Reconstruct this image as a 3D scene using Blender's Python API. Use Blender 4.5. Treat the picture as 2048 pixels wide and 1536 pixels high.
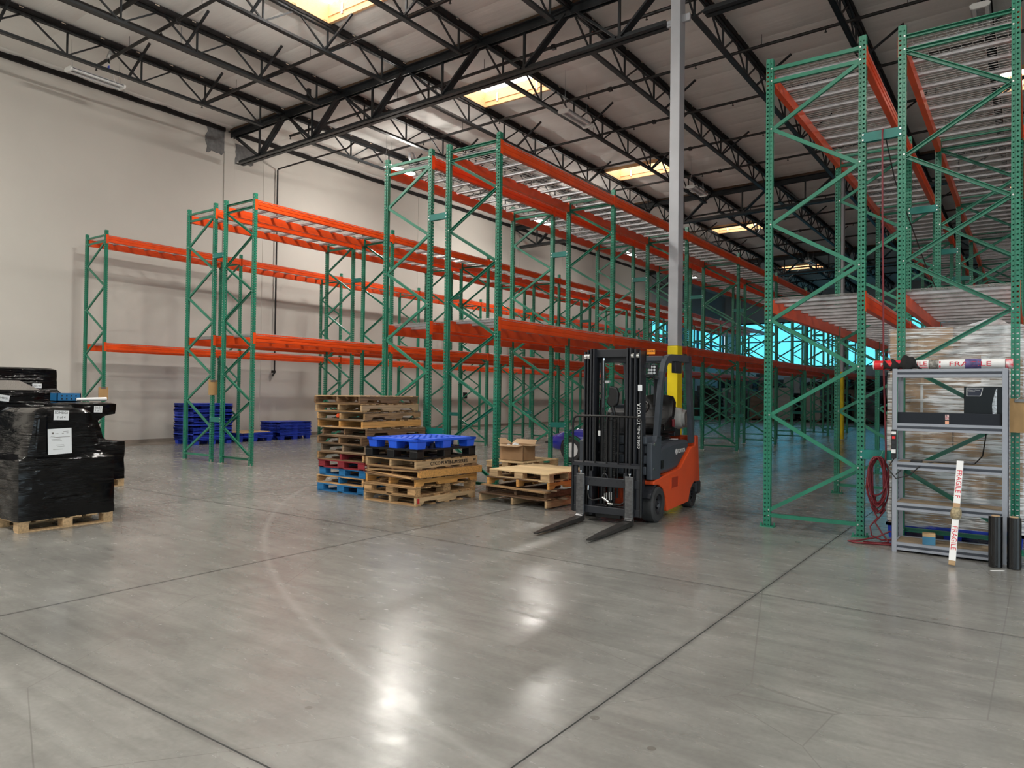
import bpy, bmesh, math, random
from mathutils import Vector, Matrix, Euler
random.seed(11)
S = bpy.context.scene
COL = S.collection
for o in list(bpy.data.objects): bpy.data.objects.remove(o)
R = math.radians

# ------------------------------------------------------------------ camera
cam = bpy.data.cameras.new('camera'); cam.sensor_width = 36.0; cam.lens = 25.457; cam.clip_end = 400
cobj = bpy.data.objects.new('camera', cam); COL.objects.link(cobj)
PT, RL, YW = R(0.83), R(0.699), R(-35.54)
fw = Vector((math.sin(YW)*math.cos(PT), math.cos(YW)*math.cos(PT), math.sin(PT)))
rt = Vector((math.cos(YW), -math.sin(YW), 0)); up = rt.cross(fw)
r2 = rt*math.cos(RL)+up*math.sin(RL); u2 = up*math.cos(RL)-rt*math.sin(RL)
cobj.matrix_world = Matrix(((r2.x, u2.x, -fw.x, 0), (r2.y, u2.y, -fw.y, 0), (r2.z, u2.z, -fw.z, 1.5), (0, 0, 0, 1)))
S.camera = cobj
# ------------------------------------------------------------------ exposure
vs = S.view_settings; vs.view_transform = 'Standard'; vs.look = 'None'; vs.gamma = 1.0; vs.use_curve_mapping = False
S.display_settings.display_device = 'sRGB'
vs.exposure = 0.38
# ------------------------------------------------------------------ sky
SKY = (0.74, 0.91, 1.0); SKY_STRENGTH = 2.0
W = bpy.data.worlds.new('sky'); S.world = W; W.use_nodes = True
bg = W.node_tree.nodes['Background']; bg.inputs[0].default_value = (*SKY, 1); bg.inputs[1].default_value = SKY_STRENGTH
# ------------------------------------------------------------------ lamps of the hall
LAMP_COLOR = (1.0, 0.955, 0.88)
LAMP_POWER = 330.0
SKYLIGHT_STRENGTH = 5.0
LIT = [(-16.42, 16.6), (-16.40, 24.8), (-16.4, 33.0), (-16.4, 41.2), (-9.75, 8.2), (-16.4, .2), (-9.75, -1.0), (-2.2, -1.0), (-2.2, -9.0), (5.0, 3.0), (-9.75, -9.0)]
POWER = {(-16.42, 16.6): .7, (-16.40, 24.8): .9, (-16.4, 33.0): .22, (-16.4, 41.2): .1, (-9.75, 8.2): 1.3, (-16.4, .2): 1.0, (-9.75, -1.0): 1.2, (-2.2, -1.0): .9, (5.0, 3.0): 1.5}  # lamp right of the camera is unseen, added to brighten the right rack
def area_lamp(x, y, z, k=1.0):
    # the wrap-around lens of a bay light: one face down, two faces to the sides
    for (ty, kk, dx) in ((0, .42, 0), (62, .29, -.19), (-62, .29, .19)):
        l = bpy.data.lights.new('lamp', 'AREA'); l.shape = 'RECTANGLE'; l.size = 0.26 if not ty else .12; l.size_y = 1.1
        l.energy = LAMP_POWER*k*kk; l.color = LAMP_COLOR
        o = bpy.data.objects.new('lamp_light', l); COL.objects.link(o); o.location = (x+dx, y, z); o.rotation_euler = (0, R(ty), 0)
    l = bpy.data.lights.new('lamp', 'AREA'); l.shape = 'RECTANGLE'; l.size = .2; l.size_y = 1.1; l.energy = LAMP_POWER*k*.03; l.color = LAMP_COLOR   # weak uplight added to brighten the roof sheet
    o = bpy.data.objects.new('lamp_light', l); COL.objects.link(o); o.location = (x, y, z+.20); o.rotation_euler = (math.pi, 0, 0)
for (x, y) in LIT: area_lamp(x, y, 8.55, POWER.get((x, y), 1.0))

# ------------------------------------------------------------------ helpers
class MB:
    def __init__(s): s.v = []; s.f = []; s.m = []
    def add(s, vs, fs, mi=0, M=None):
        b = len(s.v)
        s.v += [tuple(M @ Vector(p)) for p in vs] if M is not None else [tuple(p) for p in vs]
        s.f += [tuple(b+i for i in f) for f in fs]; s.m += [mi]*len(fs); return s
    def box(s, x0, x1, y0, y1, z0, z1, mi=0, M=None):
        return s.add([(x0,y0,z0),(x1,y0,z0),(x1,y1,z0),(x0,y1,z0),(x0,y0,z1),(x1,y0,z1),(x1,y1,z1),(x0,y1,z1)],
                     [(0,3,2,1),(4,5,6,7),(0,1,5,4),(1,2,6,5),(2,3,7,6),(3,0,4,7)], mi, M)
    def prism(s, poly, axis, a, b, mi=0, M=None):
        n = len(poly)
        def P(p, t):
            return (t, p[0], p[1]) if axis == 'x' else (p[0], t, p[1]) if axis == 'y' else (p[0], p[1], t)
        vs = [P(p, a) for p in poly]+[P(p, b) for p in poly]
        fs = [tuple(range(n-1, -1, -1)), tuple(range(n, 2*n))]+[(i, (i+1) % n, n+(i+1) % n, n+i) for i in range(n)]
        return s.add(vs, fs, mi, M)
    def bar(s, a, b, w, h, mi=0, upv=(0, 0, 1)):
        a, b = Vector(a), Vector(b); d = (b-a); L = d.length
        if L < 1e-6: return s
        d /= L; u = Vector(upv)
        if abs(d.dot(u)) > .98: u = Vector((1, 0, 0))
        r = d.cross(u).normalized(); u = r.cross(d)
        vs = [p+r*i*w/2+u*j*h/2 for p in (a, b) for (i, j) in ((-1,-1),(1,-1),(1,1),(-1,1))]
        return s.add(vs, [(0,1,2,3),(7,6,5,4),(0,4,5,1),(1,5,6,2),(2,6,7,3),(3,7,4,0)], mi)
    def tube(s, pts, r, n=6, mi=0, caps=True):
        pts = [Vector(p) for p in pts]; b = len(s.v); nr = None; N = len(pts)
        for i, p in enumerate(pts):
            d = (pts[min(i+1, N-1)]-pts[max(i-1, 0)]).normalized()
            if nr is None:
                nr = d.cross(Vector((0, 0, 1)))
                if nr.length < .05: nr = d.cross(Vector((1, 0, 0)))
                nr.normalize()
            else:
                nr = (nr-d*nr.dot(d)).normalized()
            bn = d.cross(nr); rr = r[i] if isinstance(r, (list, tuple)) else r
            for k in range(n):
                t = 2*math.pi*k/n; s.v.append(tuple(p+nr*math.cos(t)*rr+bn*math.sin(t)*rr))
        for i in range(N-1):
            for k in range(n):
                s.f.append((b+i*n+k, b+i*n+(k+1) % n, b+(i+1)*n+(k+1) % n, b+(i+1)*n+k)); s.m.append(mi)
        if caps:
            s.f.append(tuple(b+k for k in range(n-1, -1, -1))); s.m.append(mi)
            s.f.append(tuple(b+(N-1)*n+k for k in range(n))); s.m.append(mi)
        return s
    def lathe(s, prof, n=24, axis='z', c=(0, 0, 0), mi=0, ring=False):
        b = len(s.v); N = len(prof)
        for (r, h) in prof:
            for k in range(n):
                t = 2*math.pi*k/n; x, y = r*math.cos(t), r*math.sin(t)
                p = (x, y, h) if axis == 'z' else (h, x, y) if axis == 'x' else (x, h, y)
                s.v.append((p[0]+c[0], p[1]+c[1], p[2]+c[2]))
        for i in range(N-1):
            for k in range(n):
                s.f.append((b+i*n+k, b+i*n+(k+1) % n, b+(i+1)*n+(k+1) % n, b+(i+1)*n+k)); s.m.append(mi)
        if ring:
            for k in range(n): s.f.append((b+(N-1)*n+k, b+(N-1)*n+(k+1) % n, b+(k+1) % n, b+k)); s.m.append(mi)
            return s
        s.f.append(tuple(b+k for k in range(n-1, -1, -1))); s.m.append(mi)
        s.f.append(tuple(b+(N-1)*n+k for k in range(n))); s.m.append(mi)
        return s
    def mesh(s, name, mats, smooth=None, org=None):
        me = bpy.data.meshes.new(name)
        vs = s.v if org is None else [(p[0]-org[0], p[1]-org[1], p[2]-org[2]) for p in s.v]
        me.from_pydata(vs, [], s.f)
        for m in (mats if isinstance(mats, (list, tuple)) else [mats]): me.materials.append(m)
        if any(s.m): me.polygons.foreach_set('material_index', s.m)
        me.update()
        bm = bmesh.new(); bm.from_mesh(me); bmesh.ops.recalc_face_normals(bm, faces=bm.faces); bm.to_mesh(me); bm.free()
        if smooth:
            me.polygons.foreach_set('use_smooth', [True]*len(me.polygons)); me.set_sharp_from_angle(angle=R(smooth))
        return me
    def obj(s, name, mats, parent=None, loc=(0, 0, 0), rot=(0, 0, 0), smooth=None, org=None, bevel=0):
        me = s.mesh(name, mats, smooth, org)
        return place(me, name, parent, loc, rot, bevel=bevel)

def place(me, name, parent=None, loc=(0, 0, 0), rot=(0, 0, 0), scale=None, bevel=0):
    o = bpy.data.objects.new(name, me); COL.objects.link(o)
    o.location = loc; o.rotation_euler = rot
    if scale: o.scale = scale
    if parent is not None: o.parent = parent
    if bevel:
        m = o.modifiers.new('edge', 'BEVEL'); m.width = bevel; m.segments = 2; m.limit_method = 'ANGLE'; m.angle_limit = R(35)
    return o
def tag(o, label=None, cat=None, group=None, kind=None):
    if label: o['label'] = label
    if cat: o['category'] = cat
    if group: o['group'] = group
    if kind: o['kind'] = kind
    return o
def thing(name, label, cat, loc=(0, 0, 0), rz=0, group=None, kind=None):
    o = bpy.data.objects.new(name, None); COL.objects.link(o); o.location = loc; o.rotation_euler = (0, 0, rz)
    o.empty_display_size = .1
    return tag(o, label, cat, group, kind)
def part_empty(name, parent, loc=(0, 0, 0), rz=0):
    o = bpy.data.objects.new(name, None); COL.objects.link(o); o.location = loc; o.rotation_euler = (0, 0, rz); o.parent = parent
    o.empty_display_size = .1
    return o
_bm = {}
def boxmesh(dx, dy, dz, mat):
    k = (round(dx, 4), round(dy, 4), round(dz, 4), mat.name)
    if k not in _bm: _bm[k] = MB().box(-dx/2, dx/2, -dy/2, dy/2, -dz/2, dz/2).mesh('piece', mat)
    return _bm[k]
def text(name, body, size, mat, parent, loc, rot, ext=.001, align='CENTER', space=1.0, xs=1.0):
    c = bpy.data.curves.new(name, 'FONT'); c.body = body; c.size = size; c.extrude = ext; c.align_x = align; c.align_y = 'CENTER'
    c.space_character = space; c.resolution_u = 3
    tmp = bpy.data.objects.new(name, c); COL.objects.link(tmp); dg = bpy.context.evaluated_depsgraph_get()
    me = bpy.data.meshes.new_from_object(tmp.evaluated_get(dg)); bpy.data.objects.remove(tmp); bpy.data.curves.remove(c)
    me.materials.clear(); me.materials.append(mat)
    return place(me, name, parent, loc, rot, (xs, 1, 1))

# ------------------------------------------------------------------ materials
def mat(name, col, rough=.5, metal=0., var=.0, vs=6., col2=None, stretch=(1, 1, 1), bump=0., bs=60., spec=.5, coat=0., rnd=0., world=False, vthr=(.35, .65), rvar=0., bdist=.02, bstretch=None):
    m = bpy.data.materials.new(name); m.use_nodes = True; nt = m.node_tree; N = nt.nodes; L = nt.links
    b = N['Principled BSDF']
    b.inputs['Roughness'].default_value = rough; b.inputs['Metallic'].default_value = metal
    b.inputs['Specular IOR Level'].default_value = spec; b.inputs['Coat Weight'].default_value = coat; b.inputs['Coat Roughness'].default_value = .1
    b.inputs['Base Color'].default_value = (*col, 1)
    if var or col2 or bump or rvar:
        tc = N.new('ShaderNodeTexCoord'); src = tc.outputs['Object']
        if world: src = N.new('ShaderNodeNewGeometry').outputs['Position']
        mp = N.new('ShaderNodeMapping'); mp.inputs['Scale'].default_value = stretch; L.new(src, mp.inputs['Vector'])
        if rnd or True:
            oi = N.new('ShaderNodeObjectInfo')
            if not world:
                ad = N.new('ShaderNodeVectorMath'); ad.operation = 'ADD'
                cm = N.new('ShaderNodeCombineXYZ'); mu = N.new('ShaderNodeMath'); mu.operation = 'MULTIPLY'; mu.inputs[1].default_value = 37.0
                L.new(oi.outputs['Random'], mu.inputs[0]); L.new(mu.outputs[0], cm.inputs[0]); L.new(mu.outputs[0], cm.inputs[1]); L.new(mu.outputs[0], cm.inputs[2])
                L.new(mp.outputs[0], ad.inputs[0]); L.new(cm.outputs[0], ad.inputs[1]); vec = ad.outputs[0]
            else: vec = mp.outputs[0]
    if var or col2:
        n = N.new('ShaderNodeTexNoise'); n.inputs['Scale'].default_value = vs; n.inputs['Detail'].default_value = 5; L.new(vec, n.inputs['Vector'])
        cr = N.new('ShaderNodeValToRGB'); cr.color_ramp.elements[0].position = vthr[0]; cr.color_ramp.elements[1].position = vthr[1]
        c2 = col2 or tuple(min(1, c*(1+var)) for c in col); c1 = col if col2 else tuple(c*(1-var) for c in col)
        cr.color_ramp.elements[0].color = (*c1, 1); cr.color_ramp.elements[1].color = (*c2, 1)
        L.new(n.outputs['Fac'], cr.inputs[0]); out = cr.outputs[0]
        if rnd:
            hs = N.new('ShaderNodeHueSaturation'); mr = N.new('ShaderNodeMapRange')
            mr.inputs['To Min'].default_value = 1-rnd; mr.inputs['To Max'].default_value = 1+rnd
            L.new(oi.outputs['Random'], mr.inputs['Value']); L.new(mr.outputs[0], hs.inputs['Value']); L.new(out, hs.inputs['Color']); out = hs.outputs[0]
        L.new(out, b.inputs['Base Color'])
    if rvar:
        n3 = N.new('ShaderNodeTexNoise'); n3.inputs['Scale'].default_value = vs*1.7; n3.inputs['Detail'].default_value = 4; L.new(vec, n3.inputs['Vector'])
        m3 = N.new('ShaderNodeMapRange'); m3.inputs['From Min'].default_value = .3; m3.inputs['From Max'].default_value = .7
        m3.inputs['To Min'].default_value = max(.02, rough-rvar); m3.inputs['To Max'].default_value = rough+rvar
        L.new(n3.outputs['Fac'], m3.inputs['Value']); L.new(m3.outputs[0], b.inputs['Roughness'])
    if bump:
        v2 = vec
        if bstretch:
            mp2 = N.new('ShaderNodeMapping'); mp2.inputs['Scale'].default_value = bstretch; L.new(src, mp2.inputs['Vector']); v2 = mp2.outputs[0]
        n2 = N.new('ShaderNodeTexNoise'); n2.inputs['Scale'].default_value = bs; n2.inputs['Detail'].default_value = 4; L.new(v2, n2.inputs['Vector'])
        bp = N.new('ShaderNodeBump'); bp.inputs['Strength'].default_value = bump; bp.inputs['Distance'].default_value = bdist
        L.new(n2.outputs['Fac'], bp.inputs['Height']); L.new(bp.outputs[0], b.inputs['Normal'])
    return m
def emit(name, col, st):
    m = bpy.data.materials.new(name); m.use_nodes = True; N = m.node_tree.nodes
    b = N['Principled BSDF']; b.inputs['Base Color'].default_value = (*col, 1); b.inputs['Emission Color'].default_value = (*col, 1); b.inputs['Emission Strength'].default_value = st
    return m
GREEN = mat('green_paint', (.022, .205, .125), .32, var=.10, vs=3, spec=.5)
TEAL = mat('teal_paint', (.008, .19, .16), .4, var=.1, vs=4)
ORANGE = mat('orange_paint', (.80, .078, .010), .36, var=.10, vs=2.5)
ZINC = mat('zinc', (.62, .62, .60), .35, .9)
GALV = mat('galvanised', (.50, .50, .52), .45, .35, var=.12, vs=12)
WIRE = mat('wire', (.55, .54, .53), .4, .5)
TRUSS = mat('truss_primer', (.016, .019, .022), .45, var=.25, vs=3)
NAILER = mat('black_nailer', (.012, .010, .010), .9, var=.4, vs=8)
PIPEB = mat('black_pipe', (.014, .012, .012), .5)
WOODB = mat('brown_ledger', (.10, .055, .030), .8, var=.3, vs=5, stretch=(1, 6, 6))
SHEET = mat('roof_sheet', (.87, .86, .83), .75, var=.05, vs=.6, world=True, bump=.3, bs=1.0, bstretch=(.6, 4.0, 1), bdist=.06)
WALL = mat('wall_paint', (.60, .57, .525), .85, var=.035, vs=.5, world=True, bump=.08, bs=30, bdist=.01)
FARWALL = mat('far_wall_paint', (.55, .56, .57), .85, var=.04, vs=.6, world=True)
MORTAR = mat('grey_mortar', (.17, .17, .17), .9, var=.2, vs=9)
CURBW = mat('skylight_plywood', (.78, .46, .22), .6, var=.14, vs=6, stretch=(2, 2, 14))
LENS = emit('skylight_lens', (.96, 1.0, 1.0), SKYLIGHT_STRENGTH)
LAMPW = mat('lamp_white', (.85, .85, .83), .4)
LAMPLIT = emit('lamp_lit', (1.0, .95, .86), 40.0)
LAMPOFF = mat('lamp_diffuser', (.78, .80, .80), .2)
COLGREY = mat('column_grey', (.46, .475, .51), .5, var=.06, vs=2, world=True)
COLYEL = mat('column_yellow', (.95, .74, .004), .45, var=.06, vs=2)
CARD = mat('cardboard', (.44, .28, .155), .8, var=.07, vs=5, rnd=.06)
CARDIN = mat('cardboard_inside', (.55, .38, .23), .8)
PAPER = mat('white_paper', (.82, .84, .86), .7)
INK = mat('black_ink', (.012, .012, .015), .6)
REDINK = mat('red_print', (.62, .02, .045), .5)
WHITEP = mat('white_print', (.82, .82, .82), .5)
HARDB = mat('hardboard', (.46, .28, .12), .55, var=.06, vs=9)
def black_film():
    m = bpy.data.materials.new('black_film'); m.use_nodes = True; N = m.node_tree.nodes; L = m.node_tree.links; b = N['Principled BSDF']
    b.inputs['Base Color'].default_value = (.003, .003, .0035, 1); b.inputs['Roughness'].default_value = .11; b.inputs['Specular IOR Level'].default_value = .34
    tc = N.new('ShaderNodeTexCoord')
    def nz(st, sc, det=3, rot=(0, 0, 0)):
        mp = N.new('ShaderNodeMapping'); mp.inputs['Scale'].default_value = st; mp.inputs['Rotation'].default_value = rot; L.new(tc.outputs['Object'], mp.inputs['Vector'])
        n = N.new('ShaderNodeTexNoise'); n.inputs['Scale'].default_value = sc; n.inputs['Detail'].default_value = det; L.new(mp.outputs[0], n.inputs['Vector']); return n.outputs['Fac']
    st = nz((1.2, 1.2, 17), 1.7, 4, (.05, .04, 0)); pa = nz((1, 1, 3.0), 2.6, 2); big = nz((1, 1, 1.6), 1.6, 1)
    mr = N.new('ShaderNodeMapRange'); mr.inputs['From Min'].default_value = .40; mr.inputs['From Max'].default_value = .60; L.new(pa, mr.inputs['Value'])
    s0 = N.new('ShaderNodeMath'); s0.operation = 'SUBTRACT'; s0.inputs[1].default_value = .5; L.new(st, s0.inputs[0])
    mu = N.new('ShaderNodeMath'); mu.operation = 'MULTIPLY'; L.new(s0.outputs[0], mu.inputs[0]); L.new(mr.outputs[0], mu.inputs[1])
    ad = N.new('ShaderNodeMath'); ad.operation = 'MULTIPLY_ADD'; ad.inputs[1].default_value = .35; L.new(big, ad.inputs[0]); L.new(mu.outputs[0], ad.inputs[2])
    bp = N.new('ShaderNodeBump'); bp.inputs['Strength'].default_value = 1.0; bp.inputs['Distance'].default_value = .06; L.new(ad.outputs[0], bp.inputs['Height']); L.new(bp.outputs[0], b.inputs['Normal']); return m
BLACKFILM = black_film()
GREYFILM = mat('grey_film', (.17, .155, .14), .4, bump=.8, bs=7, bstretch=(14, 14, 3), bdist=.02)
BLUEP = mat('blue_plastic', (.022, .06, .55), .42, var=.12, vs=4)
BLUEBR = mat('bright_blue_plastic', (.020, .115, .80), .4, var=.08, vs=5)
BLACKP = mat('black_plastic', (.010, .010, .011), .4)
RUBBER = mat('tyre_rubber', (.035, .036, .038), .75, var=.25, vs=7)
def wood(n, c, v=.38, r=.34): return mat(n, c, .8, var=v, vs=2.2, stretch=(1.6, 22, 22), bump=.25, bs=9, rnd=r)
W_TAN = wood('wood_tan', (.43, .255, .115)); W_GREY = wood('wood_grey', (.235, .165, .105)); W_DARK = wood('wood_dark', (.11, .062, .034))
W_FRESH = wood('wood_fresh', (.70, .51, .28), .12, .1); W_ORANGE = wood('wood_orange', (.60, .30, .085), .2, .1); W_BROWN = wood('wood_brown', (.20, .112, .055))
W_BLUE = wood('wood_blue', (.012, .15, .36), .2, .1); W_RED = wood('wood_red', (.27, .020, .030), .2, .1); W_PALE = wood('wood_pale', (.50, .335, .18), .2, .15)
FKORANGE = mat('truck_orange', (.74, .085, .018), .38, var=.05, vs=3)
FKGREY = mat('truck_grey', (.052, .062, .078), .42, var=.08, vs=4)
FKDARK = mat('truck_dark', (.020, .022, .028), .4)
FKBLACK = mat('truck_black', (.006, .006, .007), .4)
STEEL = mat('fork_steel', (.16, .16, .165), .33, .75, var=.22, vs=14, stretch=(2, 2, 3))
STEELD = mat('fork_blade', (.055, .052, .05), .42, .6, var=.4, vs=9)
VINYL = mat('seat_vinyl', (.004, .004, .0045), .34, bump=.1, bs=40, spec=.3)
CHROME = mat('chrome', (.75, .75, .75), .15, 1.)
TANKG = mat('tank_grey', (.42, .42, .41), .5, var=.1, vs=8)
HOSER = mat('red_hose', (.17, .014, .022), .5)
CABLE = mat('black_cable', (.01, .01, .011), .5)
SHELFG = mat('shelf_grey', (.33, .35, .40), .4, .2)
SHELFD = mat('shelf_dark', (.05, .058, .075), .45, .2)
BOARD = mat('particle_board', (.255, .195, .13), .8, var=.12, vs=30)
CARBLUE = mat('car_blue', (.004, .012, .30), .18, coat=.8)
STRIP = mat('pour_strip', (.26, .225, .19), .8, var=.2, vs=2, world=True)
JOINT = mat('joint_filler', (.05, .05, .05), .7)
CLIPW = mat('insulation_clip', (.60, .50, .40), .8)
MULL = mat('mullion', (.04, .05, .06), .4, .3)

def floor_mat():
    m = bpy.data.materials.new('polished_concrete'); m.use_nodes = True; nt = m.node_tree; N = nt.nodes; L = nt.links; b = N['Principled BSDF']
    pos = N.new('ShaderNodeNewGeometry').outputs['Position']
    def noise(sc, det=6, stretch=None, dist=0):
        n = N.new('ShaderNodeTexNoise'); n.inputs['Scale'].default_value = sc; n.inputs['Detail'].default_value = det; n.inputs['Distortion'].default_value = dist
        if stretch:
            mp = N.new('ShaderNodeMapping'); mp.inputs['Scale'].default_value = stretch; mp.inputs['Rotation'].default_value = (0, 0, .5); L.new(pos, mp.inputs['Vector']); L.new(mp.outputs[0], n.inputs['Vector'])
        else: L.new(pos, n.inputs['Vector'])
        return n.outputs['Fac']
    def ramp(f, a, b_, ca, cb):
        r = N.new('ShaderNodeValToRGB'); r.color_ramp.elements[0].position = a; r.color_ramp.elements[1].position = b_
        r.color_ramp.elements[0].color = (*ca, 1); r.color_ramp.elements[1].color = (*cb, 1); L.new(f, r.inputs[0]); return r.outputs[0]
    def mix(t, f, a, b_):
        x = N.new('ShaderNodeMix'); x.data_type = 'RGBA'; x.blend_type = t
        if isinstance(f, float): x.inputs[0].default_value = f
        else: L.new(f, x.inputs[0])
        for i, c in ((6, a), (7, b_)):
            if isinstance(c, tuple): x.inputs[i].default_value = (*c, 1)
            else: L.new(c, x.inputs[i])
        return x.outputs[2]
    base = ramp(noise(.55, 7, dist=.6), .3, .7, (.190, .188, .178), (.275, .272, .257))
    c = mix('MULTIPLY', 1.0, base, ramp(noise(4.5, 8), .25, .75, (.86, .86, .86), (1.08, 1.08, 1.07)))
    c = mix('MULTIPLY', 1.0, c, ramp(noise(34, 4), .3, .7, (.93, .93, .93), (1.05, 1.05, 1.05)))
    # trowel streaks and pale tyre scuffs
    c = mix('MULTIPLY', 1.0, c, ramp(noise(1.0, 5, (1.2, 9, 1), 1.0), .34, .6, (.86, .865, .86), (1.04, 1.04, 1.04)))
    # dark drops
    vo = N.new('ShaderNodeTexVoronoi'); vo.inputs['Scale'].default_value = 2.6; L.new(pos, vo.inputs['Vector'])
    vc = N.new('ShaderNodeSeparateColor'); L.new(vo.outputs['Color'], vc.inputs[0])
    thr = N.new('ShaderNodeMath'); thr.operation = 'MULTIPLY'; thr.inputs[1].default_value = .085; L.new(vc.outputs[0], thr.inputs[0])
    gt = N.new('ShaderNodeMath'); gt.operation = 'GREATER_THAN'; gt.inputs[1].default_value = .45; L.new(vc.outputs[1], gt.inputs[0])
    lt = N.new('ShaderNodeMath'); lt.operation = 'LESS_THAN'; L.new(vo.outputs['Distance'], lt.inputs[0]); L.new(thr.outputs[0], lt.inputs[1])
    an = N.new('ShaderNodeMath'); an.operation = 'MULTIPLY'; L.new(gt.outputs[0], an.inputs[0]); L.new(lt.outputs[0], an.inputs[1])
    an2 = N.new('ShaderNodeMath'); an2.operation = 'MULTIPLY'; an2.inputs[1].default_value = .62; L.new(an.outputs[0], an2.inputs[0])
    c = mix('MIX', an2.outputs[0], c, (.09, .085, .07))
    # long tyre arcs
    for (cx, cy, rad, wd, amt, colr) in ((2.0, 16.0, 14.15, .05, .28, (.46, .46, .44)), (-2.0, 22.0, 20.6, .06, .24, (.45, .45, .43)), (-14.0, 12.0, 8.6, .04, .12, (.47, .47, .45)), (-13.6, 12.4, 8.1, .03, .10, (.47, .47, .45)), (6, -4, 9.6, .03, .2, (.15, .15, .14))):
        d = N.new('ShaderNodeVectorMath'); d.operation = 'DISTANCE'; d.inputs[1].default_value = (cx, cy, 0); L.new(pos, d.inputs[0])
        sb = N.new('ShaderNodeMath'); sb.operation = 'SUBTRACT'; sb.inputs[1].default_value = rad; L.new(d.outputs['Value'], sb.inputs[0])
        ab = N.new('ShaderNodeMath'); ab.operation = 'ABSOLUTE'; L.new(sb.outputs[0], ab.inputs[0])
        mr = N.new('ShaderNodeMapRange'); mr.inputs['From Max'].default_value = wd; mr.inputs['To Min'].default_value = amt; mr.inputs['To Max'].default_value = 0; L.new(ab.outputs[0], mr.inputs['Value'])
        mu = N.new('ShaderNodeMath'); mu.operation = 'MULTIPLY'; L.new(mr.outputs[0], mu.inputs[0]); L.new(noise(1.3, 3), mu.inputs[1])
        m2 = N.new('ShaderNodeMath'); m2.operation = 'MULTIPLY'; m2.inputs[1].default_value = 1.8; L.new(mu.outputs[0], m2.inputs[0])
        c = mix('MIX', m2.outputs[0], c, colr)
    # scratches
    ws = N.new('ShaderNodeTexVoronoi'); ws.feature = 'DISTANCE_TO_EDGE'; ws.inputs['Scale'].default_value = .42; L.new(pos, ws.inputs['Vector'])
    l2 = N.new('ShaderNodeMath'); l2.operation = 'LESS_THAN'; l2.inputs[1].default_value = .0013; L.new(ws.outputs['Distance'], l2.inputs[0])
    l3 = N.new('ShaderNodeMath'); l3.operation = 'MULTIPLY'; L.new(l2.outputs[0], l3.inputs[0]); L.new(noise(.5, 2), l3.inputs[1])
    c = mix('MIX', l3.outputs[0], c, (.14, .135, .125))
    # grime along the saw cuts
    sx = N.new('ShaderNodeSeparateXYZ'); L.new(pos, sx.inputs[0]); ds = []
    for ax, off in ((0, -1.69), (1, 1.815)):
        q = N.new('ShaderNodeMath'); q.operation = 'ADD'; q.inputs[1].default_value = -off+3.825*40+1.9125; L.new(sx.outputs[ax], q.inputs[0])
        md = N.new('ShaderNodeMath'); md.operation = 'MODULO'; md.inputs[1].default_value = 3.825; L.new(q.outputs[0], md.inputs[0])
        sb = N.new('ShaderNodeMath'); sb.operation = 'SUBTRACT'; sb.inputs[1].default_value = 1.9125; L.new(md.outputs[0], sb.inputs[0])
        ab = N.new('ShaderNodeMath'); ab.operation = 'ABSOLUTE'; L.new(sb.outputs[0], ab.inputs[0]); ds.append(ab.outputs[0])
    mn = N.new('ShaderNodeMath'); mn.operation = 'MINIMUM'; L.new(ds[0], mn.inputs[0]); L.new(ds[1], mn.inputs[1])
    gm = N.new('ShaderNodeMapRange'); gm.inputs['From Min'].default_value = .012; gm.inputs['From Max'].default_value = .034; gm.inputs['To Min'].default_value = .42; gm.inputs['To Max'].default_value = 0; L.new(mn.outputs[0], gm.inputs['Value'])
    c = mix('MIX', gm.outputs[0], c, (.085, .084, .08))
    L.new(c, b.inputs['Base Color'])
    mr = N.new('ShaderNodeMapRange'); mr.inputs['From Min'].default_value = .3; mr.inputs['From Max'].default_value = .7; mr.inputs['To Min'].default_value = .19; mr.inputs['To Max'].default_value = .30
    L.new(noise(3.0, 6, (1, 3, 1)), mr.inputs['Value']); L.new(mr.outputs[0], b.inputs['Roughness'])
    b.inputs['Specular IOR Level'].default_value = .9
    bp = N.new('ShaderNodeBump'); bp.inputs['Strength'].default_value = .06; bp.inputs['Distance'].default_value = .02; L.new(noise(7, 5), bp.inputs['Height']); L.new(bp.outputs[0], b.inputs['Normal'])
    return m
FLOOR = floor_mat()
def glass_mat(name, tint, refl=.12):
    m = bpy.data.materials.new(name); m.use_nodes = True; N = m.node_tree.nodes; L = m.node_tree.links; N.remove(N['Principled BSDF'])
    t = N.new('ShaderNodeBsdfTransparent'); t.inputs[0].default_value = (*tint, 1); g = N.new('ShaderNodeBsdfGlossy'); g.inputs['Roughness'].default_value = .03
    x = N.new('ShaderNodeMixShader'); x.inputs[0].default_value = refl; L.new(t.outputs[0], x.inputs[1]); L.new(g.outputs[0], x.inputs[2]); L.new(x.outputs[0], N['Material Output'].inputs[0]); return m
GLASS = glass_mat('window_glass', (.32, .70, .80), .08)
CLEAR = glass_mat('clear_glass', (.92, .98, .98))
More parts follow.
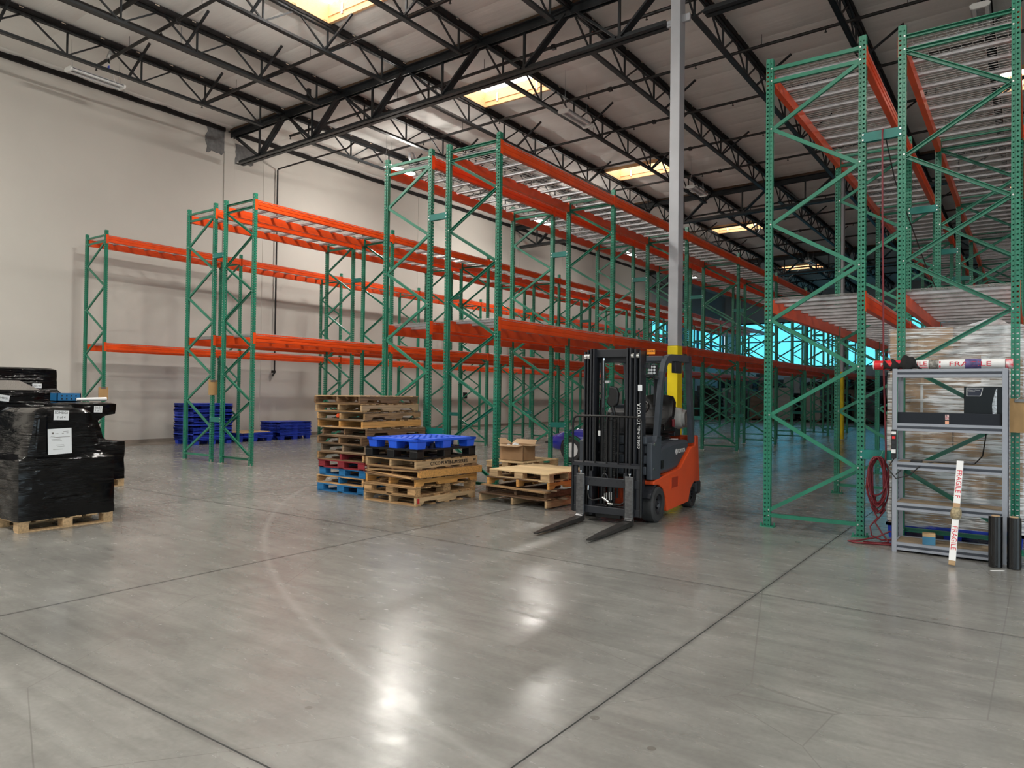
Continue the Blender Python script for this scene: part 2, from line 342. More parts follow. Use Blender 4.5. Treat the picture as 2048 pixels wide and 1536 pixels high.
def film_mat():
    m = bpy.data.materials.new('stretch_film'); m.use_nodes = True; N = m.node_tree.nodes; L = m.node_tree.links; b = N['Principled BSDF']
    b.inputs['Base Color'].default_value = (.95, .95, .97, 1); b.inputs['Roughness'].default_value = .2; b.inputs['Coat Weight'].default_value = .6
    tc = N.new('ShaderNodeTexCoord'); outs = []
    for (st, sc, rot) in (((1.0, 1.0, 22), 1.6, (0, 0, 0)), ((1.8, 1.8, 30), 2.0, (.07, .07, 0))):
        mp = N.new('ShaderNodeMapping'); mp.inputs['Scale'].default_value = st; mp.inputs['Rotation'].default_value = rot; L.new(tc.outputs['Object'], mp.inputs['Vector'])
        n = N.new('ShaderNodeTexNoise'); n.inputs['Scale'].default_value = sc; n.inputs['Detail'].default_value = 5; n.inputs['Distortion'].default_value = .5; L.new(mp.outputs[0], n.inputs['Vector']); outs.append(n.outputs['Fac'])
    mx = N.new('ShaderNodeMath'); mx.operation = 'MAXIMUM'; L.new(outs[0], mx.inputs[0]); L.new(outs[1], mx.inputs[1])
    pn = N.new('ShaderNodeTexNoise'); pn.inputs['Scale'].default_value = 2.4; pn.inputs['Detail'].default_value = 3; L.new(tc.outputs['Object'], pn.inputs['Vector'])
    pm = N.new('ShaderNodeMath'); pm.operation = 'MULTIPLY_ADD'; pm.inputs[1].default_value = .55; pm.inputs[2].default_value = -.275; L.new(pn.outputs['Fac'], pm.inputs[0])
    sm_ = N.new('ShaderNodeMath'); sm_.operation = 'ADD'; L.new(mx.outputs[0], sm_.inputs[0]); L.new(pm.outputs[0], sm_.inputs[1])
    mr = N.new('ShaderNodeMapRange'); mr.inputs['From Min'].default_value = .485; mr.inputs['From Max'].default_value = .63; mr.inputs['To Min'].default_value = .12; mr.inputs['To Max'].default_value = .97; L.new(sm_.outputs[0], mr.inputs['Value'])
    bp = N.new('ShaderNodeBump'); bp.inputs['Strength'].default_value = .9; bp.inputs['Distance'].default_value = .03; L.new(mx.outputs[0], bp.inputs['Height']); L.new(bp.outputs[0], b.inputs['Normal'])
    t = N.new('ShaderNodeBsdfTransparent'); x = N.new('ShaderNodeMixShader'); L.new(mr.outputs[0], x.inputs[0]); L.new(t.outputs[0], x.inputs[1]); L.new(b.outputs[0], x.inputs[2]); L.new(x.outputs[0], N['Material Output'].inputs[0]); return m
FILM = film_mat()
# ================================================================== STRUCTURE
WX = -20.5            # inner face of the left wall
FY = 58.9             # far wall
def rz(x): return 9.75+.018*(x+20.5)
# ---- floor: slabs between saw-cut joints
fl = thing('floor', 'polished grey concrete warehouse floor with saw-cut joints', 'floor', kind='structure')
PX, PY, JX, JY = 3.825, 3.825, -1.69, 1.815
slab = MB().box(.005, PX-.005, .005, PY-.005, -.12, 0).mesh('slab', FLOOR)
for i in range(-5, 5):
    for j in range(-4, 16):
        x0, y0 = JX+i*PX, JY+j*PY
        if i == -5:
            continue
        place(slab, 'floor_slab', fl, (x0, y0, 0))
cut = MB().box(-19.45, JX-4*PX-.006, 0, PY-.012, -.12, 0).mesh('edge_slab', FLOOR)
for j in range(-4, 16): place(cut, 'floor_slab', fl, (0, JY+j*PY+.006, 0))
MB().box(-60, 60, -60, 110, -.14, -.004).obj('joint_filler', JOINT, fl)
MB().box(WX-.1, -19.46, -13, FY, -.12, -.002).obj('pour_strip', STRIP, fl)
# ---- left wall, with a glazed stretch at its far end
GY0, GZ0, GZ1 = 44.6, 4.2, 7.0
w = thing('wall_left', 'tall off-white concrete wall behind the leftmost rack', 'wall', kind='structure')
ys = [-13.5, -1.7, 5.6, 13.05, 14.62, 21.9, 29.2, 36.5, GY0]
for a, b in zip(ys[:-1], ys[1:]):
    MB().box(WX-.25, WX, a+.008, b-.008, -.1, rz(WX)+.15).obj('wall_panel', WALL, w)
MB().box(WX-.28, WX-.02, -13.5, GY0, -.1, rz(WX)+.15).obj('wall_core', WALL, w)
MB().box(WX-.28, WX, GY0, FY+.3, -.1, GZ0).box(WX-.28, WX, GY0, FY+.3, GZ1, rz(WX)+.2).obj('wall_panel', FARWALL, w)
MB().box(WX-.03, WX+.03, 13.06, 13.42, -.1, 9.0).obj('pilaster', WALL, w, bevel=.01)
MB().box(WX-.02, WX+.012, 14.5, 14.78, -.1, 9.66).obj('panel_joint_band', WALL, w)
MB().box(WX-.02, WX+.012, 33.2, 33.6, -.1, 9.66).obj('panel_joint_band', WALL, w)
def patch(name, y0, y1, z0, z1, sd):
    random.seed(sd); P = [(y0, z1), (y1, z1), (y1, z0+.1)]
    n = 7
    for i in range(n): P.append((y1-(y1-y0)*(i+1)/n, z0+random.uniform(-.04, .1)))
    for i in range(4): P.append((y0+random.uniform(-.07, .05), z0+(z1-z0)*(i+1)/5))
    MB().prism(P, 'x', WX-.01, WX+.018).obj(name, MORTAR, w)
patch('mortar_patch', 12.45, 13.05, 8.85, 9.62, 3); patch('mortar_patch', 13.44, 14.1, 8.72, 9.35, 5)
MB().box(WX, WX+.08, -13, 13.05, 9.60, 9.74).box(WX, WX+.08, 13.5, GY0, 9.60, 9.74).obj('ledger', NAILER, w)
MB().box(WX, WX+.012, -13, FY, -.004, .10).obj('baseboard_left', STRIP).__setitem__('kind', 'structure')  # tan-grey band along the wall foot, same material as the floor strip
tag(bpy.data.objects['baseboard_left'], 'low tan-grey strip along the foot of the left wall', 'baseboard')
# ---- far wall
FX1 = 11.0
w2 = thing('wall_far', 'grey wall with a band of windows at the far end of the hall', 'wall', kind='structure')
MB().box(WX, FX1, FY, FY+.3, -.1, 3.9).obj('wall_panel', FARWALL, w2)
MB().box(WX, FX1, FY, FY+.3, 7.5, 10.6).obj('wall_panel', FARWALL, w2)
MB().box(-3.0, FX1, FY, FY+.3, 3.9, 7.5).obj('wall_panel', FARWALL, w2)
MB().box(WX, -19.6, FY, FY+.3, 3.9, 7.5).obj('wall_panel', FARWALL, w2)
k = 0
for i in range(6):
    x0 = -19.6+i*2.77; x1 = x0+2.77; k += 1
    t = thing(f'window_{k}', f'tall bright window in the far wall, number {i+1} counted from the left corner', 'window', ((x0+x1)/2, FY+.1, 3.9), kind='structure')
    m = MB().box(x0, x0+.1, FY+.02, FY+.2, 3.9, 7.5).box(x1-.1, x1, FY+.02, FY+.2, 3.9, 7.5).box(x0, x1, FY+.02, FY+.2, 3.9, 4.0).box(x0, x1, FY+.02, FY+.2, 7.4, 7.5).box(x0, x1, FY+.04, FY+.18, 5.9, 5.98)
    m.obj('window_frame', MULL, t, org=t.location)
    MB().box(x0+.1, x1-.1, FY+.1, FY+.112, 4.0, 5.9).obj('pane', GLASS, t, org=t.location); MB().box(x0+.1, x1-.1, FY+.1, FY+.112, 5.98, 7.4).obj('pane', GLASS, t, org=t.location)
for i in range(5):
    y0 = GY0+.1+i*2.84; y1 = y0+2.84; k += 1
    t = thing(f'window_{k}', f'bright window at the far end of the left wall, number {i+1} counted from its near end', 'window', (WX-.1, (y0+y1)/2, GZ0), kind='structure')
    m = MB()
    for (a, b, c, d) in ((y0, y0+.1, GZ0, GZ1), (y1-.1, y1, GZ0, GZ1), (y0, y1, GZ0, GZ0+.1), (y0, y1, GZ1-.1, GZ1), (y0, y1, 5.55, 5.63)): m.box(WX-.2, WX-.02, a, b, c, d)
    m.obj('window_frame', MULL, t, org=t.location)
    MB().box(WX-.11, WX-.1, y0+.1, y1-.1, GZ0+.1, 5.55).obj('pane', GLASS, t, org=t.location); MB().box(WX-.11, WX-.1, y0+.1, y1-.1, 5.63, GZ1-.1).obj('pane', GLASS, t, org=t.location)
# ---- right and back walls of the hall (outside the picture)
tag(MB().box(FX1, FX1+.3, 8.0, FY+.3, -.1, 11).box(FX1, FX1+.3, -13.5, -7.0, -.1, 11).box(FX1, FX1+.3, -7, 8, 5.2, 11).obj('wall_right', FARWALL), 'painted wall with a wide open dock doorway beyond the right-hand racks', 'wall', kind='structure')
wb = MB()
xs = [WX-.3, -3, 2, 5, 9.5, FX1]
for a, b in zip(xs[::2], xs[1::2]): wb.box(a, b, -13.8, -13.5, -.1, 11)
wb.box(-3, 2, -13.8, -13.5, 4.6, 11).box(5, 9.5, -13.8, -13.5, 4.6, 11)
tag(wb.obj('wall_back', FARWALL), 'wall with two open dock doorways behind the camera', 'wall', kind='structure')

# ---- roof sheet with skylight openings
JOIST0, JS = -5.61, 2.44
joist_x = [JOIST0+JS*i for i in range(-5, 9)]
G_Y = [-1.94, 13.3, 28.54, 43.78]
SKY_L = [(-12.93, 9.45, 10.75), (-12.93, 15.2, 16.5), (-12.93, 23.75, 25.05), (-12.93, 34.6, 35.95), (-12.93, 47.3, 48.7), (-.73, 22.6, 24.2), (-.73, 34.6, 35.95), (-.73, 9.45, 10.75)]
cm = MB()
edges = [WX-.1, -20.25]+joist_x+[FX1+.1]
for a, b in zip(edges[:-1], edges[1:]):
    holes = [(s[1], s[2]) for s in SKY_L if abs(s[0]-a) < .05]
    ycut = sorted([-13.5, FY+.2]+[v for h in holes for v in h])
    seg = []
    for y0, y1 in zip(ycut[:-1], ycut[1:]):
        if (y0, y1) in holes: continue
        n = max(1, int((y1-y0)/1.22)); seg += [(y0+(y1-y0)*i/n, y0+(y1-y0)*(i+1)/n) for i in range(n)]
    U = [0, .12, .3, .5, .7, .88, 1]
    for (y0, y1) in seg:
        base = len(cm.v); V = [0, .04, .25, .5, .75, .96, 1]
        for v in V:
            for u in U:
                x = a+(b-a)*u; sag = -.035*math.sin(math.pi*u)**.6*(math.sin(math.pi*v)**.5 if 0 < v < 1 else 0)
                cm.v.append((x, y0+(y1-y0)*v, rz(x)+sag+random.uniform(-.004, .004)*(0 < u < 1 and 0 < v < 1)))
        for i in range(len(V)-1):
            for j in range(len(U)-1):
                q = base+i*len(U)+j; cm.f.append((q, q+1, q+len(U)+1, q+len(U))); cm.m.append(0)
co = cm.obj('ceiling', SHEET, smooth=50); tag(co, 'wrinkled off-white insulated roof sheet above the joists', 'ceiling', kind='structure')
_n = ['nearest the camera', 'second', 'third', 'fourth', 'fifth']
for i, (x0, y0, y1) in enumerate(SKY_L):
    x1 = x0+JS; xa, xb = x0+.09, x1-.09
    left = x0 < -5
    lab = (f'plywood-lined skylight in the line of five above the left racks, {_n[i]} along the line' if left else
           f'plywood-lined skylight above the right-hand racks, {["second", "third", "first"][i-5]} along its line')
    t = thing('skylight', lab, 'skylight', ((x0+x1)/2, (y0+y1)/2, rz(x0)), group='roof skylights', kind='structure'); z0, z1 = rz(x0)-.02, rz(x0)+.36
    for nm, (a, b, c, d) in {'curb_left': (x0+.02, xa, y0, y1), 'curb_right': (xb, x1-.02, y0, y1), 'curb_near': (xa, xb, y0-.03, y0+.04), 'curb_far': (xa, xb, y1-.04, y1+.03)}.items():
        MB().box(a, b, c, d, z0-.06, z1).obj('curb_board', CURBW, t, org=t.location)
    MB().box(xa, xb, y1-.06, y1-.04, z0+.08, z0+.11).obj('curb_lip', CURBW, t, org=t.location)
    MB().box(x0, x1, y0-.03, y1+.03, z1, z1+.02).obj('lens', LENS, t, org=t.location)
    m = MB()
    for q in range(1, 14): m.box(xa+(xb-xa)*q/14-.006, xa+(xb-xa)*q/14+.006, y0, y1, z1-.03, z1-.004)
    m.obj('lens_rib', GALV, t, org=t.location)
    m = MB()
    for q in (.2, .8): m.box(xa+(xb-xa)*q-.03, xa+(xb-xa)*q+.03, y1-.065, y1-.05, z0+.02, z0+.26)
    m.obj('bracket', GALV, t, org=t.location)

# ---- open-web joists
SPAN = 15.24; NP = 9; PL = SPAN/NP/1.0
dj = .72
def joist_top(): return MB().box(-.10, .10, .02, SPAN-.02, -.10, -.005).box(-.13, .13, .02, SPAN-.02, -.012, 0)
_top = MB()
for i in range(38):
    a, b = .05+i*(SPAN-.1)/38, .05+(i+1)*(SPAN-.1)/38; wv = .012*math.sin(i*1.9)+.008*math.sin(i*.7)
    _top.box(-.075, .075, a, b, -.135+wv, -.01)
_top = _top.mesh('top_chord', NAILER)
_topsteel = MB().box(-.05, -.008, .05, SPAN-.05, -.175, -.125).box(.008, .05, .05, SPAN-.05, -.175, -.125).mesh('top_angle', TRUSS)
_bot = MB().box(-.06, -.008, .75, SPAN-.75, -dj-.01, -dj+.045).box(.008, .06, .75, SPAN-.75, -dj-.01, -dj+.045).box(-.06, .06, .75, SPAN-.75, -dj-.01, -dj+.0).mesh('bottom_chord', TRUSS)
_clip = MB()
for i in range(18):
    y = .45+i*.84; _clip.box(-.09, -.085, y, y+.09, -.05, -.03).box(.085, .09, y+.3, y+.39, -.05, -.03)
_clip = _clip.mesh('insulation_clip', CLIPW)
WY = [(i+.5)*PL for i in range(NP)]
LD = math.hypot(PL/2, dj-.12)
_diag = MB().bar((0, 0, 0), (0, PL/2, -(dj-.12)), .034, .034).mesh('web_diagonal', TRUSS)
_diag2 = MB().bar((0, 0, 0), (0, -PL/2, -(dj-.12)), .034, .034).mesh('web_diagonal', TRUSS)
_vert = MB().bar((0, 0, 0), (0, 0, -(dj-.12)), .03, .045).mesh('web_vertical', TRUSS)
_vert.materials.clear(); _vert.materials.append(TRUSS)
allw = MB()
for y in WY:
    allw.bar((0, y-PL/2, -.1), (0, y, -dj+.03), .034, .034).bar((0, y+PL/2, -.1), (0, y, -dj+.03), .034, .034).bar((0, y, -.1), (0, y, -dj+.03), .03, .045)
_allw = allw.mesh('webs', TRUSS)
ordn = ['first', 'second', 'third', 'fourth', 'fifth', 'sixth', 'seventh', 'eighth', 'ninth', 'tenth', 'eleventh', 'twelfth', 'thirteenth', 'fourteenth', 'fifteenth']
bayn = ['between the camera and the first girder', 'between the first and second girders', 'between the second and third girders', 'between the third girder and the far wall']
braces = {}
for bi, gy in enumerate(G_Y):
    for ji, x in enumerate(joist_x):
        if x < WX+.4 and False: continue
        t = thing('roof_joist', f'black open-web roof joist, {ordn[ji]} from the left wall, {bayn[bi]}', 'joist', (x, gy, rz(x)-.015), group='open-web roof joists', kind='structure')
        place(_top, 'top_chord', t); place(_topsteel, 'top_angle', t); place(_bot, 'bottom_chord', t); place(_clip, 'insulation_clip', t)['kind'] = 'stuff'
        if bi <= 1 and x < 1:
            for y in WY:
                place(_diag, 'web_diagonal', t, (0, y-PL/2, -.1)); place(_diag2, 'web_diagonal', t, (0, y+PL/2, -.1)); place(_vert, 'web_vertical', t, (0, y, -.1))
        else:
            place(_allw, 'web_members', t)
        for y in ((4.9, 9.4) if bi else (7.9, 10.7, 12.6)):
            MB().bar((0, y, -dj+.03), (.86, y+.05, -.08), .045, .045).obj('knee_brace', TRUSS, t)
# ---- girders
def girder(gy, xa, xb, lab, cut_end=True, det=True):
    g = thing('girder', lab, 'girder', (xa, gy, rz(xa)-.1), kind='structure'); o = g.location
    def zt(x): return rz(x)-.12
    MB().bar((xa, gy, rz(xa)-.06), (xb, gy, rz(xb)-.06), .16, .10).obj('wood_nailer', WOODB, g, org=o)
    m = MB()
    for s in (-1, 1):
        m.bar((xa, gy+s*.055, zt(xa)-.09), (xb, gy+s*.055, zt(xb)-.09), .02, .18).bar((xa, gy+s*.10, zt(xa)-.01), (xb, gy+s*.10, zt(xb)-.01), .10, .018)
    m.obj('top_chord', TRUSS, g, org=o)
    zb = lambda x: rz(x)-1.17
    m = MB()
    for s in (-1, 1): m.bar((xa+.42, gy+s*.03, zb(xa)+.03), (xb-.12, gy+s*.03, zb(xb)+.03), .016, .13).bar((xa+.42, gy+s*.085, zb(xa)-.03), (xb-.12, gy+s*.085, zb(xb)-.03), .11, .016)
    m.obj('bottom_chord', TRUSS, g, org=o)
    xs = [x for x in joist_x if xa+.3 < x < xb-.3]
    top = [xa]+xs+[xb]
    for a, b in zip(top[:-1], top[1:]):
        xm = (a+b)/2
        if a == xa: xm = b-1.22
        for e, wd in ((a, .11), (b, .15)):
            mm = MB()
            w1 = .05 if (e == xa) else .045
            for s in (-1, 1): mm.bar((e+(.12 if e == a else -.12), gy+s*.05, zt(e)-.12), (xm+(-.06 if e == a else .06), gy+s*.05, zb(xm)+.06), wd*.6, w1)
            mm.obj('web_diagonal', TRUSS, g, org=o)
        MB().bar((xm, gy, zt(xm)-.1), (xm, gy, zb(xm)), .05, .05).obj('web_vertical', TRUSS, g, org=o)
    return g
COLX, COLY = -5.61, 13.3
girder(13.3, WX+.05, COLX-.12, 'dark steel girder truss running from the left wall to the grey column')
girder(13.3, COLX+.12, COLX+15.1, 'dark steel girder truss running right from the grey column')
girder(28.54, WX+.05, COLX-.12, 'second girder truss with brown ledger, left of the second column line')
girder(28.54, COLX+.12, COLX+15.1, 'second girder truss with brown ledger, right of the second column line')
girder(43.78, WX+.05, COLX-.12, 'third girder truss far down the hall, left part')
girder(43.78, COLX+.12, COLX+15.1, 'third girder truss far down the hall, right part')
girder(-1.94, WX+.05, COLX+15.1, 'girder truss behind the camera')
# ---- columns
def column(x, y, lab):
    t = thing('column', lab, 'column', (x, y, 0), kind='structure')
    MB().box(-.1, .1, -.125, .125, 2.48, rz(x)-.1).obj('grey_shaft', COLGREY, t, bevel=.012)
    MB().box(-.104, .104, -.129, .129, 0, 2.48).obj('yellow_guard', COLYEL, t, bevel=.012)
    MB().box(-.17, .17, -.2, .2, 0, .02).obj('base_plate', COLGREY, t)
    z = rz(x)-1.22
    MB().box(-.22, -.1, -.03, .03, z-.02, z+.1).obj('bracket', COLGREY, t); MB().box(.1, .25, -.03, .03, z+.0, z+.14).obj('bracket', COLGREY, t)
    return t
column(COLX, COLY, 'square grey column with yellow lower end behind the forklift')
column(COLX, 28.54, 'grey column with yellow lower end farther down the racks')
column(COLX, 43.78, 'grey column with yellow lower end near the far windows')
column(COLX+15.2, COLY, 'grey column beyond the right-hand racks')

# ---- sprinkler pipes
dn = 0
for i, y in enumerate([2.8, 5.6, 8.4, 11.2, 14.15, 16.95, 19.7, 22.5, 25.3, 30.9, 33.7, 36.5, 39.3, 46.6, 49.4, 52.2]):
    t = thing('sprinkler_pipe', f'black sprinkler branch pipe under the roof, {(ordn+["sixteenth"])[i]} from the front', 'pipe', (-18.7, y, rz(-18.7)-.34), kind='structure')
    x1 = 9.0
    MB().tube([(0, 0, 0), (x1+18.7, 0, rz(x1)-rz(-18.7))], .038, 8).obj('pipe', PIPEB, t, smooth=40)
    hd = MB()
    for q in range(9):
        x = .02+q*3.0; z = (rz(-18.7+x)-rz(-18.7))
        hd.tube([(x, 0, z), (x, 0, z-.09)], .014, 6).lathe([(.03, z-.10), (.03, z-.092)], 8, 'z', (x, 0, 0)).tube([(x+1.6, 0, z+.3), (x+1.6, 0, z)], .006, 5)
        if q % 2: hd.lathe([(.052, x+.6), (.052, x+.7)], 8, 'x', (0, 0, z)) if False else hd.box(x+.6, x+.7, -.05, .05, z-.05, z+.05)
    hd.obj('sprinkler_head', PIPEB, t)['kind'] = 'stuff'
t = thing('main_pipe', 'thick black sprinkler main running along the near left joists', 'pipe', (-15.75, -12, 9.33), kind='structure')
MB().tube([(0, 0, 0), (0, 24.4, 0)], .085, 12).obj('pipe', PIPEB, t, smooth=40)
MB().tube([(0, 24.4, 0), (0, 24.6, 0)], .115, 12).tube([(0, 24.5, 0), (0, 24.5, .3)], .06, 8).tube([(-.2, 19.5, .2), (.9, 19.5, .25)], .05, 8).obj('valve', PIPEB, t, smooth=40)
MB().tube([(0, 16.5, .45), (0, 16.5, -.09)], .01, 5).tube([(0, 20.9, .45), (0, 20.9, -.09)], .01, 5).obj('hanger', GALV, t)
t = thing('drain_pipe', 'thin black drain pipe dropping down the left wall to a small valve', 'pipe', (WX+.09, 14.98, 0), kind='structure')
MB().tube([(3.7, 0, 9.1), (3.4, 0, 8.98), (.03, 0, 8.92), (0, 0, 8.88), (0, 0, 2.15)], .027, 8).obj('pipe', PIPEB, t, smooth=50)
MB().box(-.05, .05, -.04, .04, 2.72, 2.78).box(-.03, .03, -.1, .03, 2.12, 2.2).tube([(0, 0, 2.12), (0, -.07, 2.02)], .03, 8).obj('valve', PIPEB, t)
t = tag(MB().box(WX+.001, WX+.05, 24.95, 25.2, 1.3, 1.56).obj('socket_box', BLACKP, bevel=.005), 'small black box fixed low on the left wall', 'socket')

# ================================================================== LAMPS
def lamp(x, y, z, lab, lit, ry=0):
    t = thing('ceiling_light', lab, 'lamp', (x, y, z), ry, 'linear bay lights')
    c = MB(); P = [(-.17, 0), (-.15, -.05), (-.10, -.075), (.10, -.075), (.15, -.05), (.17, 0), (.12, .035), (-.12, .035)]
    c.prism(P, 'y', -.64, -.59).obj('end_cap', LAMPW, t, bevel=.004); MB().prism(P, 'y', .59, .64).obj('end_cap', LAMPW, t, bevel=.004)
    MB().prism([(-.16, 0), (-.16, .01), (-.08, .035), (.08, .035), (.16, .01), (.16, 0)], 'y', -.59, .59).obj('housing', GALV, t)
    for s in (-.1, .1):
        MB().prism([(s-.035, -.01), (s+.035, -.01), (s+.03, -.045), (s-.03, -.045)], 'y', -.58, .58).obj('tube', LAMPLIT if lit else LAMPOFF, t)
    for yy in (-.55, .55): MB().tube([(-.06, yy, .03), (0, yy, .45), (0, yy, rz(x)-z-.05), (0, yy, .45), (.06, yy, .03)], .004, 4).obj('hanger', GALV, t)
    return t
lamp(-18.35, 8.25, 9.02, 'unlit white bay light hanging near the left wall, upper left', False)
lamp(-9.75, 16.4, 8.82, 'unlit bay light hanging above the tall racks left of the column', False)
lamp(-9.6, 24.6, 8.82, 'unlit bay light hanging just right of the grey column', False)
lamp(-.75, 16.4, 8.82, 'unlit bay light hanging above the right-hand rack top', False)
lamp(-9.6, 41.0, 8.82, 'unlit bay light far off beside the farthest skylight', False)
for i, (x, y) in enumerate(LIT):
    t = lamp(x, y, 8.66, ['lit bay light glowing behind the top of the tall double rack', 'lit bay light seen through the tall rack, second along the wall', 'lit bay light hidden behind the tall rack, third along the wall', 'lit bay light hidden behind the tall rack, fourth along the wall'][i] if i < 4 else f'unseen lit bay light above the open floor near the camera, {ordn[i-4]} of them', True)
t = thing('cable_coil', 'coil of white cable hanging from the joist above the upper left lamp', 'cable', (-17.95, 8.35, 9.55))
m = MB()
for i in range(7): m.tube([(.10*math.cos(a)*(.6+.06*i), .10*math.sin(a)*.5+.015*i, .14*math.sin(a+.1*i)) for a in [q*math.pi/8 for q in range(17)]], .007, 5)
m.obj('coil', LAMPW, t); MB().tube([(0, 0, -.14), (0, .01, -.24)], .02, 6).obj('plug', BLACKP, t); MB().tube([(0, 0, -.24), (-.02, .1, -.42), (-.1, .22, -.62)], .006, 5).obj('lead', LAMPW, t)
MB().box(-.04, .04, -.005, .005, -.37, -.30).obj('blue_tag', BLUEP, t)
t = thing('cable_reel', 'round coil of cable hanging on the joist above the lit lamp', 'cable', (-16.5, 17.3, 9.25))
m = MB()
for i in range(5): m.tube([(.02*i-.04, .13*math.cos(a), .15*math.sin(a)) for a in [q*math.pi/10 for q in range(21)]], .011, 5)
m.obj('coil', GALV, t)

# ================================================================== RACKS
H = 5.47; D = .993; GAP = .386
def post_mesh():
    m = MB(); IN = .0254; mod = 2*IN; n = int(H/mod)
    def strip(P0, P1, cols, z0, z1, holecols, hz):
        # P0->P1 horizontal edge points; cols fractions
        P0, P1 = Vector(P0), Vector(P1)
        def pt(f, z): q = P0+(P1-P0)*f; return (q.x, q.y, z)
        for i in range(len(cols)-1):
            a, b = cols[i], cols[i+1]
            if i in holecols:
                zp = z0
                for k in range(n):
                    za, zb = k*mod+hz[0], k*mod+hz[1]
                    m.add([pt(a, zp), pt(b, zp), pt(b, za), pt(a, za)], [(0, 1, 2, 3)]); zp = zb
                m.add([pt(a, zp), pt(b, zp), pt(b, z1), pt(a, z1)], [(0, 1, 2, 3)])
            else: m.add([pt(a, z0), pt(b, z0), pt(b, z1), pt(a, z1)], [(0, 1, 2, 3)])
    h = .0381; x0, x1, x2 = -.0381, .003, .0381; hv = .029
    strip((x0, -h, 0), (x0, h, 0), [0, .09, .34, .66, .91, 1], 0, H, (1, 3), (.6*IN, 1.36*IN))
    for s in (-1, 1):
        strip((x0, s*h, 0), (x1, s*h, 0), [0, .25, .75, 1], 0, H, (1,), (.62*IN, 1.36*IN))
        m.add([(x1, s*h, 0), (x1, s*hv, 0), (x1, s*hv, H), (x1, s*h, H)], [(0, 1, 2, 3)])
        strip((x1, s*hv, 0), (x2, s*hv, 0), [0, .28, .66, 1], 0, H, (1,), (.7*IN, 1.25*IN))
        m.add([(x2, s*hv, 0), (x2, s*.005, 0), (x2, s*.005, H), (x2, s*hv, H)], [(0, 1, 2, 3)])
    return m.mesh('post', GREEN)
POST = post_mesh()
PLATE = MB().box(-.075, .085, -.06, .06, 0, .009).box(-.06, -.045, .03, .045, .009, .06).box(.06, .075, -.045, -.03, .009, .03).mesh('foot_plate', ZINC)
PLATEG = MB().box(-.075, .085, -.06, .06, 0, .012).box(-.068, -.05, -.05, -.032, .009, .045).box(.06, .075, .03, .045, .009, .045).mesh('foot_plate', GREEN)
def cbar(m, a, b, w=.042, dp=.034):
    # C-section brace, open towards +Y
    a, b = Vector(a), Vector(b); d = (b-a).normalized(); up_ = Vector((0, 1, 0)).cross(d); y = Vector((0, 1, 0)); t = .006
    prof = [(-w/2, -dp/2), (w/2, -dp/2), (w/2, dp/2), (w/2-t, dp/2), (w/2-t, -dp/2+t), (-w/2+t, -dp/2+t), (-w/2+t, dp/2), (-w/2, dp/2)]
    vs = [p+up_*q[0]+y*q[1] for p in (a, b) for q in prof]; n = 8
    m.add(vs, [tuple(range(7, -1, -1)), tuple(range(8, 16))]+[(i, (i+1) % n, n+(i+1) % n, n+i) for i in range(n)])
LZ = [.20, 1.30, 2.40, 3.52, 4.64]; RZ = [.75, 1.85, 2.96, 4.09, 5.21]
xl, xr = .030, D-.030
HB = MB(); cbar(HB, (xl, 0, 0), (xr, 0, 0)); HB = HB.mesh('horizontal_strut', GREEN)
UPB = MB(); cbar(UPB, (xl, 0, 0), (xr, 0, .555)); UPB = UPB.mesh('diagonal_brace', GREEN)
DNB = MB(); cbar(DNB, (xl, 0, 0), (xr, 0, -.56)); DNB = DNB.mesh('diagonal_brace', GREEN)
BOLT = MB()
for z in LZ+[.135, 5.205, 5.35]: BOLT.lathe([(.009, -.036), (.009, .036)], 8, 'y', (.022, 0, z)) if True else None
for z in RZ+[.135, 5.35]: BOLT.lathe([(.009, -.036), (.009, .036)], 8, 'y', (D-.022, 0, z))
BOLT = BOLT.mesh('bolt', ZINC)
def far_frame():
    m = MB()
    for x, s in ((0, 1), (D, -1)):
        m.box(x-.038, x+.038, -.035, .035, 0, H).box(x-.075, x+.075, -.06, .06, 0, .01)
    for z in (.135, 5.205, 5.35): cbar(m, (xl, 0, z), (xr, 0, z))
    for i in range(5):
        cbar(m, (xl, 0, LZ[i]), (xr, 0, RZ[i]))
        if i < 4: cbar(m, (xr, 0, RZ[i]), (xl, 0, LZ[i+1]))
    return m.mesh('far_frame', GREEN)
FARF = far_frame()
def frame(rack, x, y, mirror, detail, green_plate=False):
    f = part_empty('upright_frame', rack, (x, y, 0)) if detail else place(FARF, 'upright_frame', rack, (x if not mirror else x+D, y, 0), (0, 0, math.pi if mirror else 0))
    if not detail: return f
    place(POST, 'post', f); place(POST, 'post', f, (D, 0, 0), (0, 0, math.pi))
    pm = PLATEG if green_plate else PLATE
    place(pm, 'foot_plate', f); place(pm, 'foot_plate', f, (D, 0, 0), (0, 0, math.pi))
    o, r = ((0, 0, 0), (0, 0, 0)) if not mirror else ((D, 0, 0), (0, 0, math.pi))
    def at(z): return (o[0], 0, z)
    for z in (.135, 5.205, 5.35): place(HB, 'horizontal_strut', f, at(z), r)
    for i in range(5):
        place(UPB, 'diagonal_brace', f, at(LZ[i]), r)
        if i < 4: place(DNB, 'diagonal_brace', f, at(LZ[i+1]), r)
    b = place(BOLT, 'bolt', f, o, r); b['kind'] = 'stuff'
    return f
BH = .168
def beam_profile():
    # outer face at +x, top at z = 0
    return [(.030, 0), (-.004, 0), (-.004, -.042), (-.034, -.042), (-.034, -BH), (.030, -BH), (.034, -BH+.006), (.034, -.118), (.027, -.112), (.027, -.100), (.034, -.094), (.034, -.052), (.029, -.047), (.029, -.040), (.034, -.035), (.034, -.004)]
_beams = {}
def beam_mesh(L):
    if L not in _beams: _beams[L] = MB().prism(beam_profile(), 'y', 0, L).mesh('beam', ORANGE)
    return _beams[L]
